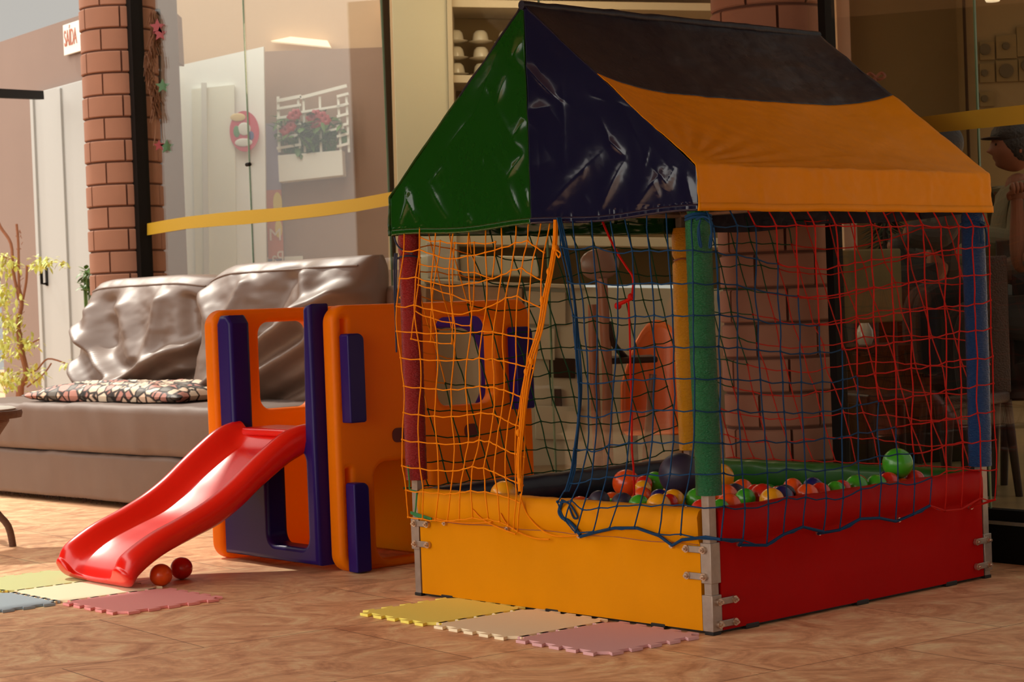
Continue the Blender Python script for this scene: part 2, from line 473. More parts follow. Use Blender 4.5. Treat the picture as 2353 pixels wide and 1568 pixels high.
fr = MB(); gbox(fr, gA, (-.05, -.06, 0), (.045, .03, 4.6)); struct(fr.build('trim_4', M['black'], smooth=False))
fr = MB(); q = along(1898); gbox(fr, gA, (q - .02, -.02, .15), (q + .02, .04, 3.6)); struct(fr.build('trim_5', M['black'], smooth=False))
hd = MB(); gbox(hd, gA, (along(1650), -.02, 3.3), (LEN, .12, 3.6)); struct(hd.build('trim_6', M['black'], smooth=False))

# small lock clip on the pane joint
q = onp(572, 378, gA, GN)
mb = MB(gmat(Vector((q.x, q.y, 0)))); mb.tube([(-.022, -.005, q.z), (.022, -.005, q.z)], .012, 12)
tag(mb.build('glass_clip', M['black'], bevel=.003), 'small black clip on the joint between two glass panes above the sofa', 'clip')

# yellow tape stuck along the glass
def tape(pts, name_label):
    e = MB(); vs = []; fs = []
    for (px, y0, y1) in pts:
        for yy in (y0, y1):
            for o in (-.006, -.0015):
                w = onp(px, yy, gA + GN * o, GN); vs.append(w)
    for i in range(len(pts) - 1):
        a = i * 4; c = a + 4
        fs += [(a, a + 2, c + 2, c), (a + 1, c + 1, c + 3, a + 3), (a, c, c + 1, a + 1), (a + 2, a + 3, c + 3, c + 2)]
    fs += [(0, 1, 3, 2), (len(vs) - 4, len(vs) - 2, len(vs) - 1, len(vs) - 3)]
    e.add(vs, fs)
    tag(e.build('warning_tape', M['tape'], smooth=False), name_label, 'tape')
tape([(338, 514, 541), (380, 506, 534), (430, 498, 526), (500, 490, 520), (560, 484, 516), (640, 478, 508), (740, 467, 497), (820, 456, 486), (880, 445, 475), (950, 431, 463), (1060, 415, 449), (1180, 398, 434)],
     'yellow tape stripe stuck on the glass above the brown sofa')
tape([(1910, 298, 334), (2020, 283, 321), (2100, 271, 310), (2240, 253, 296), (2353, 241, 285), (2450, 230, 276)],
     'yellow tape stripe on the dark glass right of the playhouse roof')

# porch roof and the wall to the right of the camera
zr = 3.05
poly = [(-3.7, -6), (-3.7, 5.0), (-4.3, 5.6), (-4.5, 9.2), (-4.1, 9.6), (-3.6, 9.9), (-3.0, 10.35), (-2.4, 10.6), (-.55, 10.6), (6.2, 2.0), (6.2, -6)]
rf = MB(); rf.prism(poly, zr, zr + .18, lambda u, v, h: Vector((u, v, h))); struct(rf.build('ceiling', M['concrete'], smooth=False))
wr = MB(); wr.box((4.9, -6, 0), (5.1, 3.35, 3.05)); struct(wr.build('wall_right', M['pinkwall'], smooth=False))

# unseen dark slab added left of the camera to darken the glass reflections
hw = MB(); hw.box((-9.3, 4.5, 0), (-9.0, 14.0, 4.2)); struct(hw.build('wall_light_blocker', mat('light_blocker_dark', (.012, .010, .004), .9, bump=1, bscale=20), smooth=False))

# --- exit wall far left
EW = at(190, 737, 16.0); EW.z = 0
ET = Vector((-.6, .8, 0)); EN = Vector((-.8, -.6, 0))        # along (away), facing us
def ew(px, py, off=0): return onp(px, py, EW + EN * off, EN)
def ewM(): return Matrix(((ET.x, -EN.x, 0, EW.x), (ET.y, -EN.y, 0, EW.y), (0, 0, 1, 0), (0, 0, 0, 1)))
EWM = ewM(); EWI = EWM.inverted()
sL = (EWI @ ew(5, 740)).x
d0 = (EWI @ ew(107, 740)).x
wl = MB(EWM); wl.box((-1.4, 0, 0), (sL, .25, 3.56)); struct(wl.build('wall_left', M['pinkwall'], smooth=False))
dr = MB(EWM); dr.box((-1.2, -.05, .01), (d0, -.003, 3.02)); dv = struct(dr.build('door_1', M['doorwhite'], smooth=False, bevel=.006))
dr = MB(EWM)
for x0, x1, z0, z1 in ((d0 - .06, d0, .01, 3.0), (d0 - .62, d0 - .56, .01, 3.0)):
    dr.box((x0, -.07, z0), (x1, -.045, z1))
dr.build('door_frame', M['doorwhite'], dv, smooth=False, bevel=.004)
hp = EWI @ ew(108, 630, .05)
mb = MB(EWM)
mb.tube([(hp.x, -.055, hp.z - .08), (hp.x, -.10, hp.z - .08), (hp.x, -.10, hp.z + .08), (hp.x, -.055, hp.z + .08)], .014, 8)
mb.box((hp.x - .02, -.06, hp.z - .10), (hp.x + .02, -.045, hp.z + .10))
mb.build('door_handle', M['black'], dv, bevel=.003)

# exit sign with lettering
s0 = EWI @ ew(147, 92, .03)
sg = empty('exit_sign', EWM @ Vector((s0.x, -.03, s0.z)), math.atan2(-ET.y, -ET.x))
tag(sg, 'white rectangular exit sign with red-brown letters SAÍDA beside the left pillar', 'sign')
mb = MB(); mb.box((0, -.006, -.13), (.36, .012, .12)); mb.build('sign_plate', M['white'], sg, bevel=.003)
def text(s, size, loc, rot, mt, parent, name, ext=.002):
    cu = bpy.data.curves.new(name, 'FONT'); cu.body = s; cu.size = size; cu.extrude = ext
    to = bpy.data.objects.new('t', cu); COL.objects.link(to); bpy.context.view_layer.update()
    me = bpy.data.meshes.new_from_object(to.evaluated_get(bpy.context.evaluated_depsgraph_get()))
    bpy.data.objects.remove(to); me.materials.clear(); me.materials.append(mt); me.name = name
    o = bpy.data.objects.new(name, me); COL.objects.link(o); o.location = loc; o.rotation_euler = rot
    if parent: o.parent = parent
    return o
M['signred'] = mat('sign_letter_red', (.42, .13, .07), .6)
t_ = text('SAÍDA', .19, (.022, -.0085, -.06), (R(90), 0, 0), M['signred'], sg, 'sign_lettering'); t_.scale = (.46, 1, 1)

# awning bar at the far left
a0 = at(-40, 213, 14.6); a1 = at(93, 219, 15.9)
dd = (a1 - a0); Lb = dd.length; ang = math.atan2(dd.y, dd.x)
mb = MB(Matrix.Translation(a0) @ Matrix.Rotation(ang, 4, 'Z') @ Matrix.Rotation(-math.asin(dd.z / Lb), 4, 'Y'))
mb.box((0, -.03, -.035), (Lb, .03, .035))
tag(mb.build('awning_bar', M['black'], bevel=.004), 'black square bar jutting from the pink wall at the far left', 'bar')

# ------------------------------------------------------------------ inside the shop
fi = MB()
fp = [gl_at(880, .03), gl_at(2560, .03), gl_at(2560, 9), gl_at(880, 9)]
fi.prism([(p.x, p.y) for p in fp][::1], .0, .15, lambda u, v, h: Vector((u, v, h)))
M['shopfloor'] = mat('brown_shop_floor', (.26, .17, .08), .3, var=.3, vscale=3, stretch=(1, 4, 1))
struct(fi.build('floor_shop', M['shopfloor'], smooth=False))
ci = MB(); cp = [gl_at(905, .03), gl_at(2560, .03), gl_at(2560, 10), gl_at(905, 10)]
ci.prism([(p.x, p.y) for p in cp], 3.65, 3.8, lambda u, v, h: Vector((u, v, h))); struct(ci.build('ceiling_shop', M['tan'], smooth=False))

def fbox(pa, pb, Y, depth, y0=None, z0=None, z1=None, ytop=None, mb=None):
    """box facing the camera between picture columns pa and pb at distance Y"""
    A = at(pa, 700, Y); B = at(pb, 700, Y)
    zt = z1 if z1 is not None else at((pa + pb) / 2, ytop, Y).z
    zb = z0 if z0 is not None else at((pa + pb) / 2, y0, Y).z
    mb = mb or MB()
    mb.box((A.x, Y, zb), (B.x, Y + depth, zt))
    return mb
# reflection in the left panes, built as a solid wall and white glazed door
struct(fbox(330, 1300, 17.2, .2, z0=0, z1=5.2).build('wall_back', M['tan'], smooth=False))
struct(fbox(608, 960, 17.0, .15, z0=0, ytop=112).build('wall_mauve', M['mauve'], smooth=False))
struct(fbox(608, 700, 16.98, .02, z0=0, ytop=590).build('baseboard_back', M['white'], smooth=False))
# white door
def quadslab(pts, Y, th, name, mt, parent=None, bevel=0):
    mb = MB(); P = [at(x, y, Y) for x, y in pts]
    mb.add(P + [p + Vector((0, th, 0)) for p in P], [(3, 2, 1, 0), (4, 5, 6, 7), (0, 1, 5, 4), (1, 2, 6, 5), (2, 3, 7, 6), (3, 0, 4, 7)])
    return mb.build(name, mt, parent, smooth=False, bevel=bevel)
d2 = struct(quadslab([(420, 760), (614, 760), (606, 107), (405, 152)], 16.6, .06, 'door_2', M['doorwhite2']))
M['doorcream'] = mat('cream_door_panel', (.85, .84, .72), .5)
quadslab([(452, 740), (545, 740), (538, 195), (440, 205)], 16.56, .03, 'door_panel', M['doorcream'], d2)
quadslab([(470, 720), (482, 720), (474, 190), (462, 190)], 16.53, .03, 'door_mullion', M['white'], d2)
struct(quadslab([(404, 700), (384, 700), (374, 146), (391, 146)][::-1], 16.4, .08, 'trim_7', M['doorwhite2']))
struct(quadslab([(352, 640), (373, 640), (366, 20), (350, 20)], 14.2, .05, 'trim_8', M['black']))
struct(quadslab([(369, 140), (409, 142), (403, 28), (366, 18)], 15.5, .3, 'trim_9', M['mauve']))
# dark frame and cream end panel of the cabinet wall
struct(quadslab([(902, 620), (910, 620), (893, -20), (872, -20)], 12.4, .06, 'trim_10', M['dark']))
struct(quadslab([(893, 620), (926, 620), (910, -20), (889, -20)], 12.7, .06, 'trim_11', M['tan']))

# sticker: round red ornament picture on the white door
sc = at(562, 302, 16.545)
st = empty('door_ornament', sc, 0, 'round red christmas sticker with white and green shapes on the white door', 'sticker')
mb = MB(Matrix.Scale(1, 4)); mb.lathe([(.001, 0), (.125, 0), (.125, .012), (.001, .012)], 40)
ox = mb.build('red_disc', mat('sticker_red', (.62, .04, .09), .4), st, angle=30); ox.rotation_euler = (R(90), 0, 0); ox.scale = (1, 1.38, 1)
for nm, c, r, sx, sz in (('white_patch', (.0, -.017, .02), .055, 1, 1), ('snow_patch', (-.01, -.017, -.095), .05, 1.5, .7), ('green_patch', (-.065, -.017, .0), .035, .8, 1.4), ('gold_patch', (-.05, -.017, .12), .05, 1.3, .7), ('blue_patch', (.055, -.017, -.04), .028, .9, 1.4)):
    cc = {'w': M['white'], 's': M['white'], 'g': mat(nm, (.08, .25, .07), .5), 'b': mat(nm, (.06, .07, .22), .5)}[nm[0]]
    if nm == 'gold_patch': cc = mat(nm, (.75, .55, .25), .4)
    mb = MB(); mb.sphere((0, 0, 0), r, 14, 8, (sx, .08, sz)); o = mb.build(nm, cc, st); o.location = c

# tube lamp reflected in the glass, built as a glowing slab behind it
lp = quadslab([(622, 94), (760, 108), (752, 93), (668, 84)], 17.08, .1, 'lamp_reflection', M['gold'])
tag(lp, 'reflection of a flat white lamp glowing above the flower box', 'lamp')

# poster with big pale letters, partly seen
po = empty('window_poster', at(638, 600, 16.95), 0, 'tall blue and red poster with pale letters beside the white door', 'poster')
for nm, z0, z1, c in (('blue_field', -.72, .02, (.22, .20, .30)), ('red_field', .02, .62, (.55, .17, .10)), ('dark_field', .62, 1.2, (.30, .24, .34))):
    mb = MB(); mb.box((-.08, 0, z0), (.055, .02, z1)); mb.build(nm, mat(nm, c, .6), po, smooth=False)
for nm, c, z, r in (('yellow_flower', (.72, .55, .10), .5, .05), ('yellow_leaf', (.70, .52, .12), .28, .04)):
    mb = MB(); mb.sphere((0.02, -.004, z), r, 12, 7, (.8, .06, 2)); mb.build(nm, mat(nm, c, .6), po)
M['paleletter'] = mat('pale_letter', (.72, .62, .56), .5)
text('M', .15, (-.07, -.005, .2 - .02), (R(90), 0, 0), M['paleletter'], po, 'poster_letter', .003)
o = text('Pa', .17, (.06, -.005, -.03), (R(90), 0, 0), M['paleletter'], po, 'poster_letter', .003); o.scale = (-.72, 1, 1)

# trellis flower box, also part of the built reflection
fb = empty('flower_box', at(714, 420, 16.78), 0, 'white trellis planter with red anthuriums hung on the mauve wall', 'planter')
FO = at(714, 420, 16.78)
def fbp(px, py, dy=0): return at(px, py, 16.78 + dy) - FO
def bar(mb, a, c, w=.028, th=.02, dy=0):
    A = fbp(*a, dy); B = fbp(*c, dy); d = B - A; L = d.length
    an = math.atan2(d.z, math.hypot(d.x, d.y)); az = math.atan2(d.y, d.x)
    mb.box((0, -th / 2, -w / 2), (L, th / 2, w / 2), Matrix.Translation(A) @ Matrix.Rotation(az, 4, 'Z') @ Matrix.Rotation(-an, 4, 'Y'))
mb = MB()
bar(mb, (636, 232), (692, 221)); bar(mb, (690, 225), (797, 197)); 
for y in (250, 272, 295, 318, 341): bar(mb, (636, y), (692, y - 9), .022)
for y in (222, 245, 268, 291, 314, 337): bar(mb, (774, y), (801, y - 7), .022)
bar(mb, (692, 258), (790, 242), .02); bar(mb, (745, 302), (790, 293), .02)
for x0, x1 in ((639, 642), (685, 690), (697, 701), (735, 738), (777, 783), (796, 802)):
    bar(mb, (x0, 222), (x1, 350), .02 if x0 != 639 else .024, .018, .02)
mb.build('trellis', M['white'], fb, smooth=False)
mb = MB(); P = [fbp(*p) for p in ((638, 357), (786, 345), (789, 403), (641, 419))]
mb.add([p for p in P] + [p + Vector((.01, .2, 0)) for p in P], [(0, 1, 2, 3), (7, 6, 5, 4), (0, 4, 5, 1), (1, 5, 6, 2), (2, 6, 7, 3), (3, 7, 4, 0)])
mb.build('box', M['white'], fb, smooth=False, bevel=.006)
def leaf(mb, p, d, up, L, Wd, curl=.25):
    d = Vector(d).normalized(); s = d.cross(Vector(up)); s = s.normalized() if s.length > 1e-4 else d.orthogonal().normalized()
    n = s.cross(d)
    pr = [(0, .12), (.25, .8), (.5, 1), (.75, .7), (1, .02)]
    vs = []
    for t, w in pr:
        c = Vector(p) + d * (L * t) - n * (curl * L * t * t)
        vs += [c - s * (Wd * w / 2) , c + n * (Wd * .12 * w), c + s * (Wd * w / 2)]
    fs = []
    for i in range(4):
        a = i * 3; fs += [(a, a + 1, a + 4, a + 3), (a + 1, a + 2, a + 5, a + 4)]
    mb.add(vs, fs)
mb = MB(); stm = MB()
for i in range(150):
    bx = rnd.uniform(655, 770); b0 = fbp(bx, 352, .08)
    tip = fbp(bx + rnd.uniform(-28, 28), rnd.uniform(272, 335), rnd.uniform(-.05, .12))
    stm.tube([b0, (b0 + tip) / 2 + Vector((rnd.uniform(-.02, .02), 0, .01)), tip], .003, 5)
    leaf(mb, tip, (rnd.uniform(-1, 1), rnd.uniform(-.8, .3), rnd.uniform(-.7, .5)), (0, 0, 1), rnd.uniform(.07, .15), rnd.uniform(.04, .08))
mb.build('leaves', M['leaf'], fb); stm.build('stems', M['leaf'], fb)
for px, py in ((672, 268), (680, 262), (668, 290), (716, 270), (726, 264), (740, 268), (722, 283), (735, 280), (748, 276), (655, 300)):
    mb = MB(); p = fbp(px, py, -.04)
    for k in range(6): leaf(mb, p, (math.cos(k * 1.05), -.3, math.sin(k * 1.05)), (0, -1, .1), .05, .05, .4)
    mb.tube([p, p + Vector((.004, -.03, .03))], .004, 5)
    mb.build('flower', M['petal'], fb)

# garland with stars on the left pillar
ga = empty('garland', at(352, 60, 13.0), 0, 'brown tinsel garland with red and green stars beside the left pillar', 'garland')
GO = at(352, 60, 13.0)
mb = MB()
for i in range(420):
    t = rnd.random(); p = at(350 + 8 * math.sin(t * 9), 25 + 235 * t, 13.0) - GO + Vector((rnd.gauss(0, .012), rnd.gauss(0, .012), 0))
    d = Vector((rnd.uniform(-.4, .4), rnd.uniform(-.3, .3), -1)) * rnd.uniform(.04, .09)
    mb.tube([p, p + d], .0034, 3)
mb.tube([at(350 + 8 * math.sin(t / 12 * 9), 25 + 310 * t / 12, 13.0) - GO for t in range(13)], .004, 6)
mb.build('tinsel', M['tinsel'], ga)
for px, py, r, c in ((362, 62, .055, 'star_red'), (368, 78, .05, 'star_red'), (374, 198, .05, 'star_green'), (384, 337, .05, 'star_green'), (366, 335, .04, 'star_red')):
    mb = MB(); p = at(px, py, 12.95) - GO
    pl = [(r * (1 if k % 2 == 0 else .45) * math.sin(k * PI / 5), r * (1 if k % 2 == 0 else .45) * math.cos(k * PI / 5)) for k in range(10)]
    mb.prism(pl, -.008, .008, lambda u, v, h: p + Vector((u, h, v))); mb.build('star', M[c], ga, smooth=False)

# cabinet wall with crockery
CY = 12.2
cab = empty('wall_cabinet', at(1120, 700, CY), 0, 'tall cream shelf cabinet holding stacked white cups behind the glass', 'cabinet')
CO = at(1120, 700, CY)
def cbox(name, pts, th, mt, dy=0, bevel=.004):
    mb = MB(); P = [at(x, y, CY + dy) - CO for x, y in pts]
    mb.add(P + [p + Vector((0, th, 0)) for p in P], [(3, 2, 1, 0), (4, 5, 6, 7), (0, 1, 5, 4), (1, 2, 6, 5), (2, 3, 7, 6), (3, 0, 4, 7)])
    return mb.build(name, mt, cab, smooth=False, bevel=bevel)
cbox('side_panel', [(920, 655), (1040, 655), (1026, -20), (900, -20)], .5, M['cream'])
cbox('front_edge', [(1040, 655), (1052, 655), (1038, -20), (1026, -20)], .5, M['shelf'], -.03)
cbox('back_panel', [(1040, 655), (1700, 655), (1690, -20), (1030, -20)], .03, M['brownwall'], .52)
cbox('shelf', [(1036, 190), (1700, 200), (1700, 182), (1036, 172)], .48, M['shelf'])
cbox('shelf', [(1036, 16), (1700, 26), (1700, 8), (1036, -2)], .48, M['shelf'])
cbox('shelf', [(1036, 562), (1700, 570), (1700, 548), (1036, 540)], .48, M['shelf'])
cbox('top_panel', [(1036, -20), (1700, -20), (1700, -60), (1036, -60)], .48, M['shelf'])
cw = []
zs = at(1100, 176, CY + .22).z
cupn = 0
for ci_, px in enumerate((1050, 1107, 1166)):
    for k in range(3):
        p = at(px, 168, CY + .22); p.z = at(px, 172 + (px - 1036) * .015, CY).z + .004 + k * .105
        e = empty('cup_and_saucer', p, 0, None, 'cup', 'cups stacked on the cream shelf')
        col_ = ('left', 'middle', 'right')[ci_]; lvl = ('bottom', 'middle', 'topmost')[k]
        e['label'] = 'white upturned cup on a saucer, %s of the %s stack on the shelf' % (lvl, col_)
        s_ = MB(); s_.lathe([(.001, .012), (.03, .012), (.075, .024), (.078, .028), (.03, .018), (.001, .018)], 28); s_.build('saucer', M['ceram'], e)
        c_ = MB(); c_.lathe([(.052, .028), (.050, .05), (.044, .078), (.030, .094), (.022, .096), (.001, .097)], 28); c_.build('cup', M['ceram'], e)

# bar counter seen through the nets
BY = 11.0
cn = empty('bar_counter', at(1160, 700, BY), 0, 'wooden bar counter with pale drawers seen through the nets', 'counter')
BO = at(1160, 700, BY)
def nbox(name, pts, th, mt, dy=0, par=cn, o0=None, Y=None):
    o0 = BO if o0 is None else o0; Y = BY if Y is None else Y
    mb = MB(); P = [at(x, y, Y + dy) - o0 for x, y in pts]
    mb.add(P + [p + Vector((0, th, 0)) for p in P], [(3, 2, 1, 0), (4, 5, 6, 7), (0, 1, 5, 4), (1, 2, 6, 5), (2, 3, 7, 6), (3, 0, 4, 7)])
    return mb.build(name, mt, par, smooth=False, bevel=.004)
nbox('worktop', [(975, 652), (1345, 664), (1345, 655), (975, 643)], .6, M['shelf'])
nbox('wood_band', [(978, 715), (1200, 722), (1200, 662), (978, 653)], .05, M['wood'], .03)
nbox('front_panel', [(985, 1150), (1700, 1150), (1700, 665), (985, 655)], .5, M['cream'], .09)
nbox('drawer', [(1205, 745), (1300, 748), (1300, 672), (1205, 668)], .03, M['shelf'], .05)
nbox('drawer', [(1205, 825), (1275, 828), (1275, 755), (1205, 752)], .03, M['cream'], .05)
nbox('recess', [(1268, 940), (1292, 940), (1290, 895), (1266, 895)], .03, M['dark'], .055)
nbox('recess', [(1262, 868), (1322, 870), (1322, 825), (1262, 823)], .03, M['dark'], .055)
nbox('drawer', [(1230, 1010), (1330, 1012), (1330, 935), (1230, 933)], .03, M['cream'], .05)
cb2 = quadslab([(982, 640), (1044, 640), (1040, 556), (978, 556)], BY + .15, .25, 'white_box', M['ceram'], bevel=.01)
tag(cb2, 'white box standing on the left end of the bar counter', 'box')
dr2 = quadslab([(1060, 632), (1238, 636), (1236, 590), (1056, 586)], BY + .3, .3, 'cream_crate', M['cream'], bevel=.01)
tag(dr2, 'low cream crate on the bar counter behind the orange net', 'crate')

# high chair in front of the counter
HY = 9.9
HO = at(1370, 1060, HY); HO.z = .15
hc = empty('high_chair', HO, 0, 'tall reddish wooden bar chair with rounded headrest behind the nets', 'chair')
def hp_(px, py, dy=0): return at(px, py, HY + dy) - HO
mb = MB(); mb.sphere(tuple(hp_(1377, 608)), .105, 18, 12, (1.0, .3, .78)); mb.build('headrest', mat('mauve_brown_leather', (.22, .11, .08), .3), hc, subd=1)
mb = MB(); mb.tube(catmull([hp_(1383, 640), hp_(1388, 720), hp_(1395, 850), hp_(1396, 1000), hp_(1400, 1120)]), .028, 10); mb.build('back_post', M['rwood'], hc)
mb = MB(); mb.tube(catmull([hp_(1362, 700, .1), hp_(1365, 850, .1), hp_(1372, 1000, .1), hp_(1378, 1130, .1)]), .026, 10); mb.build('leg', M['rwood'], hc)
mb = MB(); mb.tube([hp_(1500, 860, .2), hp_(1478, 1120, .2)], .02, 10); mb.build('leg', M['rwood'], hc)
mb = MB(); mb.box(tuple(hp_(1395, 838)), tuple(hp_(1500, 815, .35))); mb.build('seat', M['dwood'], hc, bevel=.01)
mb = MB(); mb.tube(catmull([hp_(1398, 740), hp_(1410, 790), hp_(1440, 825, .1)]), .016, 8); mb.build('armrest', M['dwood'], hc)
# orange chair
OY = 10.7
OO = at(1500, 1050, OY); OO.z = .15
oc = empty('orange_chair', OO, 0, 'orange plastic chair with rounded back behind the yellow foam post', 'chair')
def op_(px, py, dy=0): return at(px, py, OY + dy) - OO
def shellfn(u, v):
    px = 1428 + 160 * u; top = 735 + 150 * (2 * u - 1) ** 2 * (1 if u < .5 else .6)
    py = lerp(top, 1000, v)
    return op_(px, py, .14 * (1 - (2 * u - 1) ** 2))
mb = MB(); mb.sheet(14, 14, shellfn); mb.build('shell', M['orangechair'], oc, solid=.012)
mb = MB(); mb.box(tuple(op_(1440, 1000, -.3)), tuple(op_(1590, 985, .12))); mb.build('seat', M['orangechair'], oc, bevel=.006)
for px, dy in ((1450, -.25), (1580, -.25), (1460, .1), (1570, .1)):
    mb = MB(); a = op_(px, 1000, dy); mb.tube([a, (a.x, a.y, 0)], .012, 8); mb.build('leg', M['dwood'], oc)

# dark dining room on the right: walls, tree, seats, table legs, people
struct(fbox(1600, 2250, 13.2, .2, z0=0, z1=3.65).build('wall_dining', M['brownwall'], smooth=False))
struct(fbox(1905, 1945, 12.9, .2, z0=0, z1=3.65).build('trim_12', M['tan'], smooth=False))
struct(fbox(1945, 1975, 13.0, .2, z0=0, z1=3.65).build('trim_13', M['mauve'], smooth=False))
struct(fbox(2236, 2560, 12.6, .2, z0=0, z1=3.65).build('wall_far_right', M['brownwall'], smooth=False))
struct(fbox(2238, 2241, 12.55, .05, z0=0, z1=3.65).build('trim_14', M['dark'], smooth=False))
M['dark2'] = mat('faint_tile', (.12, .075, .028), .7, spec=.1); M['disc'] = mat('grey_disc', (.06, .04, .018), .6, spec=.1)
ar = empty('patchwork_panel', at(2300, 170, 12.58), 0, 'patchwork wall panel of squares and dark discs, upper right', 'picture')
AO = at(2300, 170, 12.58)
for i, (x0, y0, x1, y1) in enumerate(((2252, 95, 2285, 138), (2290, 80, 2335, 135), (2338, 60, 2390, 130), (2252, 145, 2285, 190), (2290, 138, 2338, 188), (2342, 134, 2390, 186), (2252, 210, 2285, 245))):
    A = at(x0, y1, 12.58) - AO; B = at(x1, y0, 12.58) - AO
    mb = MB(); mb.box((A.x, 0, A.z), (B.x, .012, B.z)); mb.build('square', M['dark2'], ar, smooth=False)
for px, py, r in ((2263, 114, .036), (2311, 106, .024), (2262, 168, .022), (2312, 163, .046), (2262, 227, .022), (2360, 150, .04)):
    mb = MB(); p = at(px, py, 12.58) - AO; mb.lathe([(.001, 0), (r, 0), (r, .012), (.001, .012)], 24)
    o = mb.build('disc', M['disc'], ar, angle=30); o.rotation_euler = (R(90), 0, 0); o.location = p + Vector((0, -.001, 0))
# christmas tree
TY = 10.6
TO = at(2030, 330, TY); zb = 1.25
tr = empty('christmas_tree', (TO.x, TO.y, zb), 0, 'small dark christmas tree topped with a bow behind the roof edge', 'tree')
zt = at(2018, 208, TY).z - zb + .02
mb = MB()
for i in range(900):
    t = rnd.random() ** .8; a = rnd.uniform(0, 2 * PI); r = (.11 * t ** .8 + .012) * (1 if int(t * 9) % 2 else .85)
    z = zt * (1 - t)
    p0 = Vector((-.035 * (1 - t), 0, z + .02)); p = p0 + Vector((r * math.cos(a), r * math.sin(a), -.03))
    leaf(mb, p0.lerp(p, .5), (p - p0), (0, 0, 1), r * .8 + .02, .014, .1)
mb.build('needles', mat('dark_needles', (.012, .016, .005), .8), tr)
mb = MB(); mb.tube([(0, 0, 0), (-.03, 0, zt)], [.02, .006], 8); mb.build('trunk', M['dwood'], tr)
mb = MB()
for s in (-1, 1): mb.tube(catmull([(-.03, 0, zt + .05), (-.03 + s * .03, 0, zt + .075), (-.03 + s * .05, 0, zt + .055), (-.03 + s * .02, 0, zt + .04), (-.03, 0, zt + .05)]), .009, 6)
mb.tube([(-.03, 0, zt + .05), (-.035, 0, zt)], .007, 6)
mb.build('bow', mat('dark_red_bow', (.14, .03, .01), .5), tr)
sd = empty('sideboard', (TO.x, TO.y, 0), 0, 'dark sideboard carrying the small christmas tree', 'sideboard')
mb = MB(); mb.box((-.5, -.25, .15), (.45, .25, 1.22)); mb.build('body', M['dark'], sd, bevel=.01)
mb = MB(); mb.box((-.53, -.28, 1.22), (.48, .28, 1.25)); mb.build('top', M['dwood'], sd, bevel=.004)

# pendant lamp
lm = empty('ceiling_downlight', at(2281, -4, 11.8), 0, 'small round lit lamp at the top right corner', 'lamp')
mb = MB(); mb.lathe([(.001, -.02), (.04, -.02), (.055, .01), (.05, .04), (.001, .04)], 20); mb.build('lens', M['gold'], lm)
zz = 3.65 - at(2281, -4, 11.8).z
mb = MB(); mb.tube([(0, 0, .04), (0, 0, zz)], .01, 6); mb.build('stem', M['black'], lm)

def chair(name, px, py, Y, w, h, z0, label, mt, ang=0, back=None, zb=.46):
    p = at(px, py, Y)
    e = empty(name, (p.x, p.y, z0), ang, label, 'chair', 'dining chairs behind the glass')
    mb = MB(); mb.sheet(8, 8, lambda u, v: Vector(((u - .5) * w, .02 - .03 * math.sin(PI * u), lerp(zb, h, v) )))
    mb.build('backrest', back or mt, e, solid=.03, bevel=.008)
    if zb > .5:
        for sx in (-1, 1):
            mb = MB(); mb.tube([(sx * (w / 2 - .04), .02, .46), (sx * (w / 2 - .04), .02, zb + .02)], .018, 8); mb.build('back_post', M['dwood'], e)
    mb = MB(); mb.box((-w / 2, -.42, .42), (w / 2, .02, .47)); mb.build('seat', mt, e, bevel=.012)
    for sx in (-1, 1):
        for sy, yy in ((0, -.40), (1, .02)):
            mb = MB(); mb.tube([(sx * (w / 2 - .02), yy, .43), (sx * (w / 2 + .005), yy + (.05 if sy else -.02), 0)], [.024, .017], 8); mb.build('leg', M['dwood'], e)
    return e
chair('dining_chair', 1992, 740, 9.0, .36, 1.12, .15, 'khaki padded chair back seen through the red net', M['dwood'], R(12), M['khaki'], .78)
chair('dining_chair', 2120, 740, 11.2, .46, 1.20, .15, 'dark wooden chair right of the khaki one behind the red net', M['dwood'], R(-10))
chair('dining_chair', 2200, 760, 10.3, .42, 1.0, .15, 'dark chair behind the blue foam post', M['dwood'], R(20))
w_ = chair('dining_chair', 2281, 760, 8.5, .13, 1.06, .15, 'narrow woven wicker chair right beside the blue foam post', M['rattan2'], R(-35))
chair('dining_chair', 2385, 700, 8.9, .36, 1.14, .15, 'dark high-backed chair cut by the right edge of the picture', M['dwood'], R(-20), mat('dark_leather', (.03, .012, .007), .35))
# white bottle on a small table
tb = empty('dining_table', (at(2040, 800, 9.5).x, 9.5, .15), 0, 'dark low table carrying a white vase behind the red net', 'table')
VP = at(1988, 792, 9.5)
mb = MB(); mb.box((-.30, -.25, VP.z - .15 - .03), (.45, .25, VP.z - .15)); mb.build('table_top', M['dwood'], tb, bevel=.005)
for sx in (-.26, .41):
    for sy in (-.21, .21):
        mb = MB(); mb.tube([(sx, sy, VP.z - .18), (sx, sy, 0)], .022, 8); mb.build('leg', M['dwood'], tb)
vs_ = MB(); vs_.lathe([(.001, 0), (.032, 0), (.043, .03), (.040, .07), (.018, .11), (.012, .135), (.014, .14), (.001, .14)], 22, (VP.x, VP.y, VP.z))
tag(vs_.build('vase', M['ceram'], loc=(VP.x, VP.y, VP.z)), 'small white pear-shaped vase seen through the red net', 'vase')

